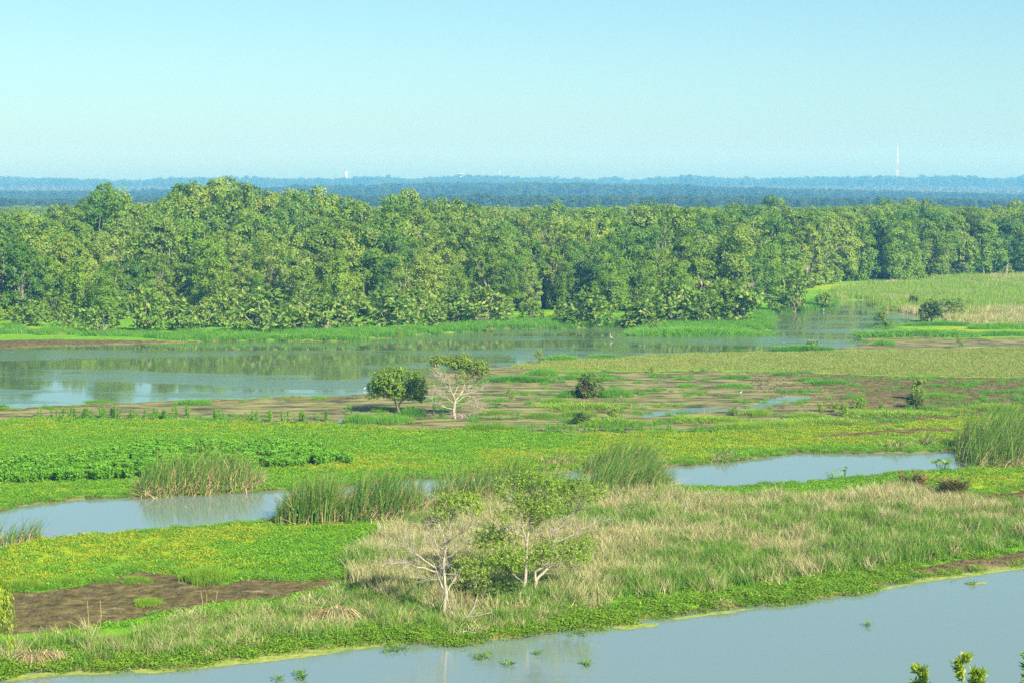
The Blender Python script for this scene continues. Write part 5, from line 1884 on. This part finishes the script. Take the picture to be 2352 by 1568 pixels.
sticks(1355, 938, 2, 28, 'two pale upright stalks on the long tussock island')
sticks(1625, 966, 2, 40, 'pair of thin pale stalks on the first long mound')
sticks(1780, 980, 4, 22, 'bunch of pale stubs near the stepped mound')
sticks(1605, 985, 3, 16, 'crossed dry sticks by the muddy bend', .6)
sticks(1855, 985, 4, 18, 'leaning dry sticks on the long mound', .6)
sticks(222, 1445, 2, 70, 'two tall dry stems on the bank before the mud field', .06)
sticks(484, 1412, 3, 60, 'dry stems standing on the bank beside the mud field', .15)
sticks(2130, 745, 5, 30, 'dead stems below the wide marsh-edge shrub', .12)


def driftwood(pts, conv, label):
    P = [conv(*p) for p in pts]
    x, y, z = put(*P[0])
    s = mpp(P[0][1])
    o = thing('driftwood', (x, y, max(z, 0)), label, 'driftwood')
    L = [np.array([(p[0] - P[0][0]) * s, 0, .06 + max(0, (P[0][1] - p[1])) * s]) for p in P]
    mb = MB()
    l = smooth_line(L, 12)
    mb.tube(l, np.linspace(.03, .012, len(l)), 6)
    link('branch', mb.mesh('driftwood_branch', 'bark_pale', True), o)
    for i in (3, 6, 8):
        mb = MB()
        mb.tube([l[i], l[i] + (.15, .1, .12), l[i] + (.3, .15, .1)], [.014, .01, .005], 4)
        link('twig', mb.mesh('driftwood_twig', 'bark_pale'), o)


driftwood([(605, 1415), (680, 1400), (720, 1420), (755, 1442), (800, 1410), (840, 1412)], cA, 'bare grey branch lying in the creepers at the waterline')
driftwood([(560, 1330), (640, 1290), (740, 1280), (870, 1250)], cA, 'grey fallen branches by the foot of the bare tree')
driftwood([(640, 1320), (700, 1260), (760, 1150)], cA, 'upright dead branch fork beside the fallen branches')


# ------------------------------------------------------------------ birds
def bird(px, py, hpx, body, label, upright=.5, rz=0., name='wading_bird'):
    x, y = G(px, py)
    z = max(0., float(gh(x, y)[0]))
    H = max(.35, hpx * mpp(py))
    o = thing(name, (x, y, z), label, 'bird', None, rz)
    leg = .32 * H
    t = np.linspace(0, 1, 12)
    # tail, body, neck and head as one skin
    P = [(-.42, .0), (-.30, .06), (-.15, .08), (0, .12), (.12, .2), (.18, .32), (.17, .44), (.19, .54), (.24, .60), (.29, .60), (.33, .59)]
    rad = [.015, .05, .10, .115, .10, .06, .035, .03, .045, .045, .02]
    L = np.array([(a * H * (1.1 - .3 * upright), 0, leg + b * H * 1.05) for a, b in P])
    mb = MB()
    mb.tube(L, np.array(rad) * H, 9)
    link('body', mb.mesh('bird_body', body, True), o)
    mb = MB()
    mb.tube([L[-1], L[-1] + (.07 * H, 0, -.01 * H), L[-1] + (.15 * H, 0, -.03 * H)], [.016 * H, .010 * H, .003 * H], 5)
    link('beak', mb.mesh('bird_beak', 'beak'), o)
    for sgn in (-1, 1):
        mb = MB()
        mb.tube([(0, .04 * H * sgn, leg + .05 * H), (.02 * H, .04 * H * sgn, leg * .5), (0, .04 * H * sgn, -.06)], [.012 * H, .009 * H, .009 * H], 5)
        link('leg', mb.mesh('bird_leg', 'beak'), o)
        mb = MB()
        C = np.array([[.10 * H, .10 * H * sgn, leg + .20 * H]])
        mb.leaves(C, np.array([[-1., .05 * sgn, -.25]]), np.array([[0, sgn, .25]]), .5 * H, .20 * H)
        link('wing', mb.mesh('bird_wing', body), o)


bird(1404, 781, 13, 'feather_white', 'white wading bird near the round shoreline shrub', rz=2.6)
bird(1411, 782, 10, 'feather_black', 'dark bird next to the white wader in the river', rz=.3)
bird(838, 896, 9, 'feather_white', 'small white bird in the river shallows beside the round tree', rz=.4)
bird(2229, 775, 9, 'feather_black', 'upright black bird on the long grass bar', rz=.2)
bird(2150, 776, 8, 'feather_black', 'crouching black bird at the long grass bar waterline', rz=3.0)
bird(1892, 813 - 97, 7, 'feather_white', 'tiny white bird at the mouth of the narrow inlet', rz=1.)
bird(1702, 905, 5, 'feather_white', 'pale bird feeding on the scummy mud below the small tussocks', rz=.4)

# ------------------------------------------------------------------ haze
hz = MB()
hz.box((0, 2200, 53), (12000, 5600, 110))
m, nt, out = nodes_of('haze')
pv = nd(nt, 'ShaderNodeVolumePrincipled')
pv.inputs['Color'].default_value = (.12, .46, 1.0, 1)
pv.inputs['Density'].default_value = .00042
pv.inputs['Anisotropy'].default_value = 0.04
pv.inputs['Absorption Color'].default_value = (1, 1, 1, 1)
lk(nt, pv.outputs[0], out.inputs['Volume'])
M['haze'] = m
tag(link('haze', hz.mesh('haze', 'haze')), 'thin pale haze over the marsh', 'haze', kind='stuff')
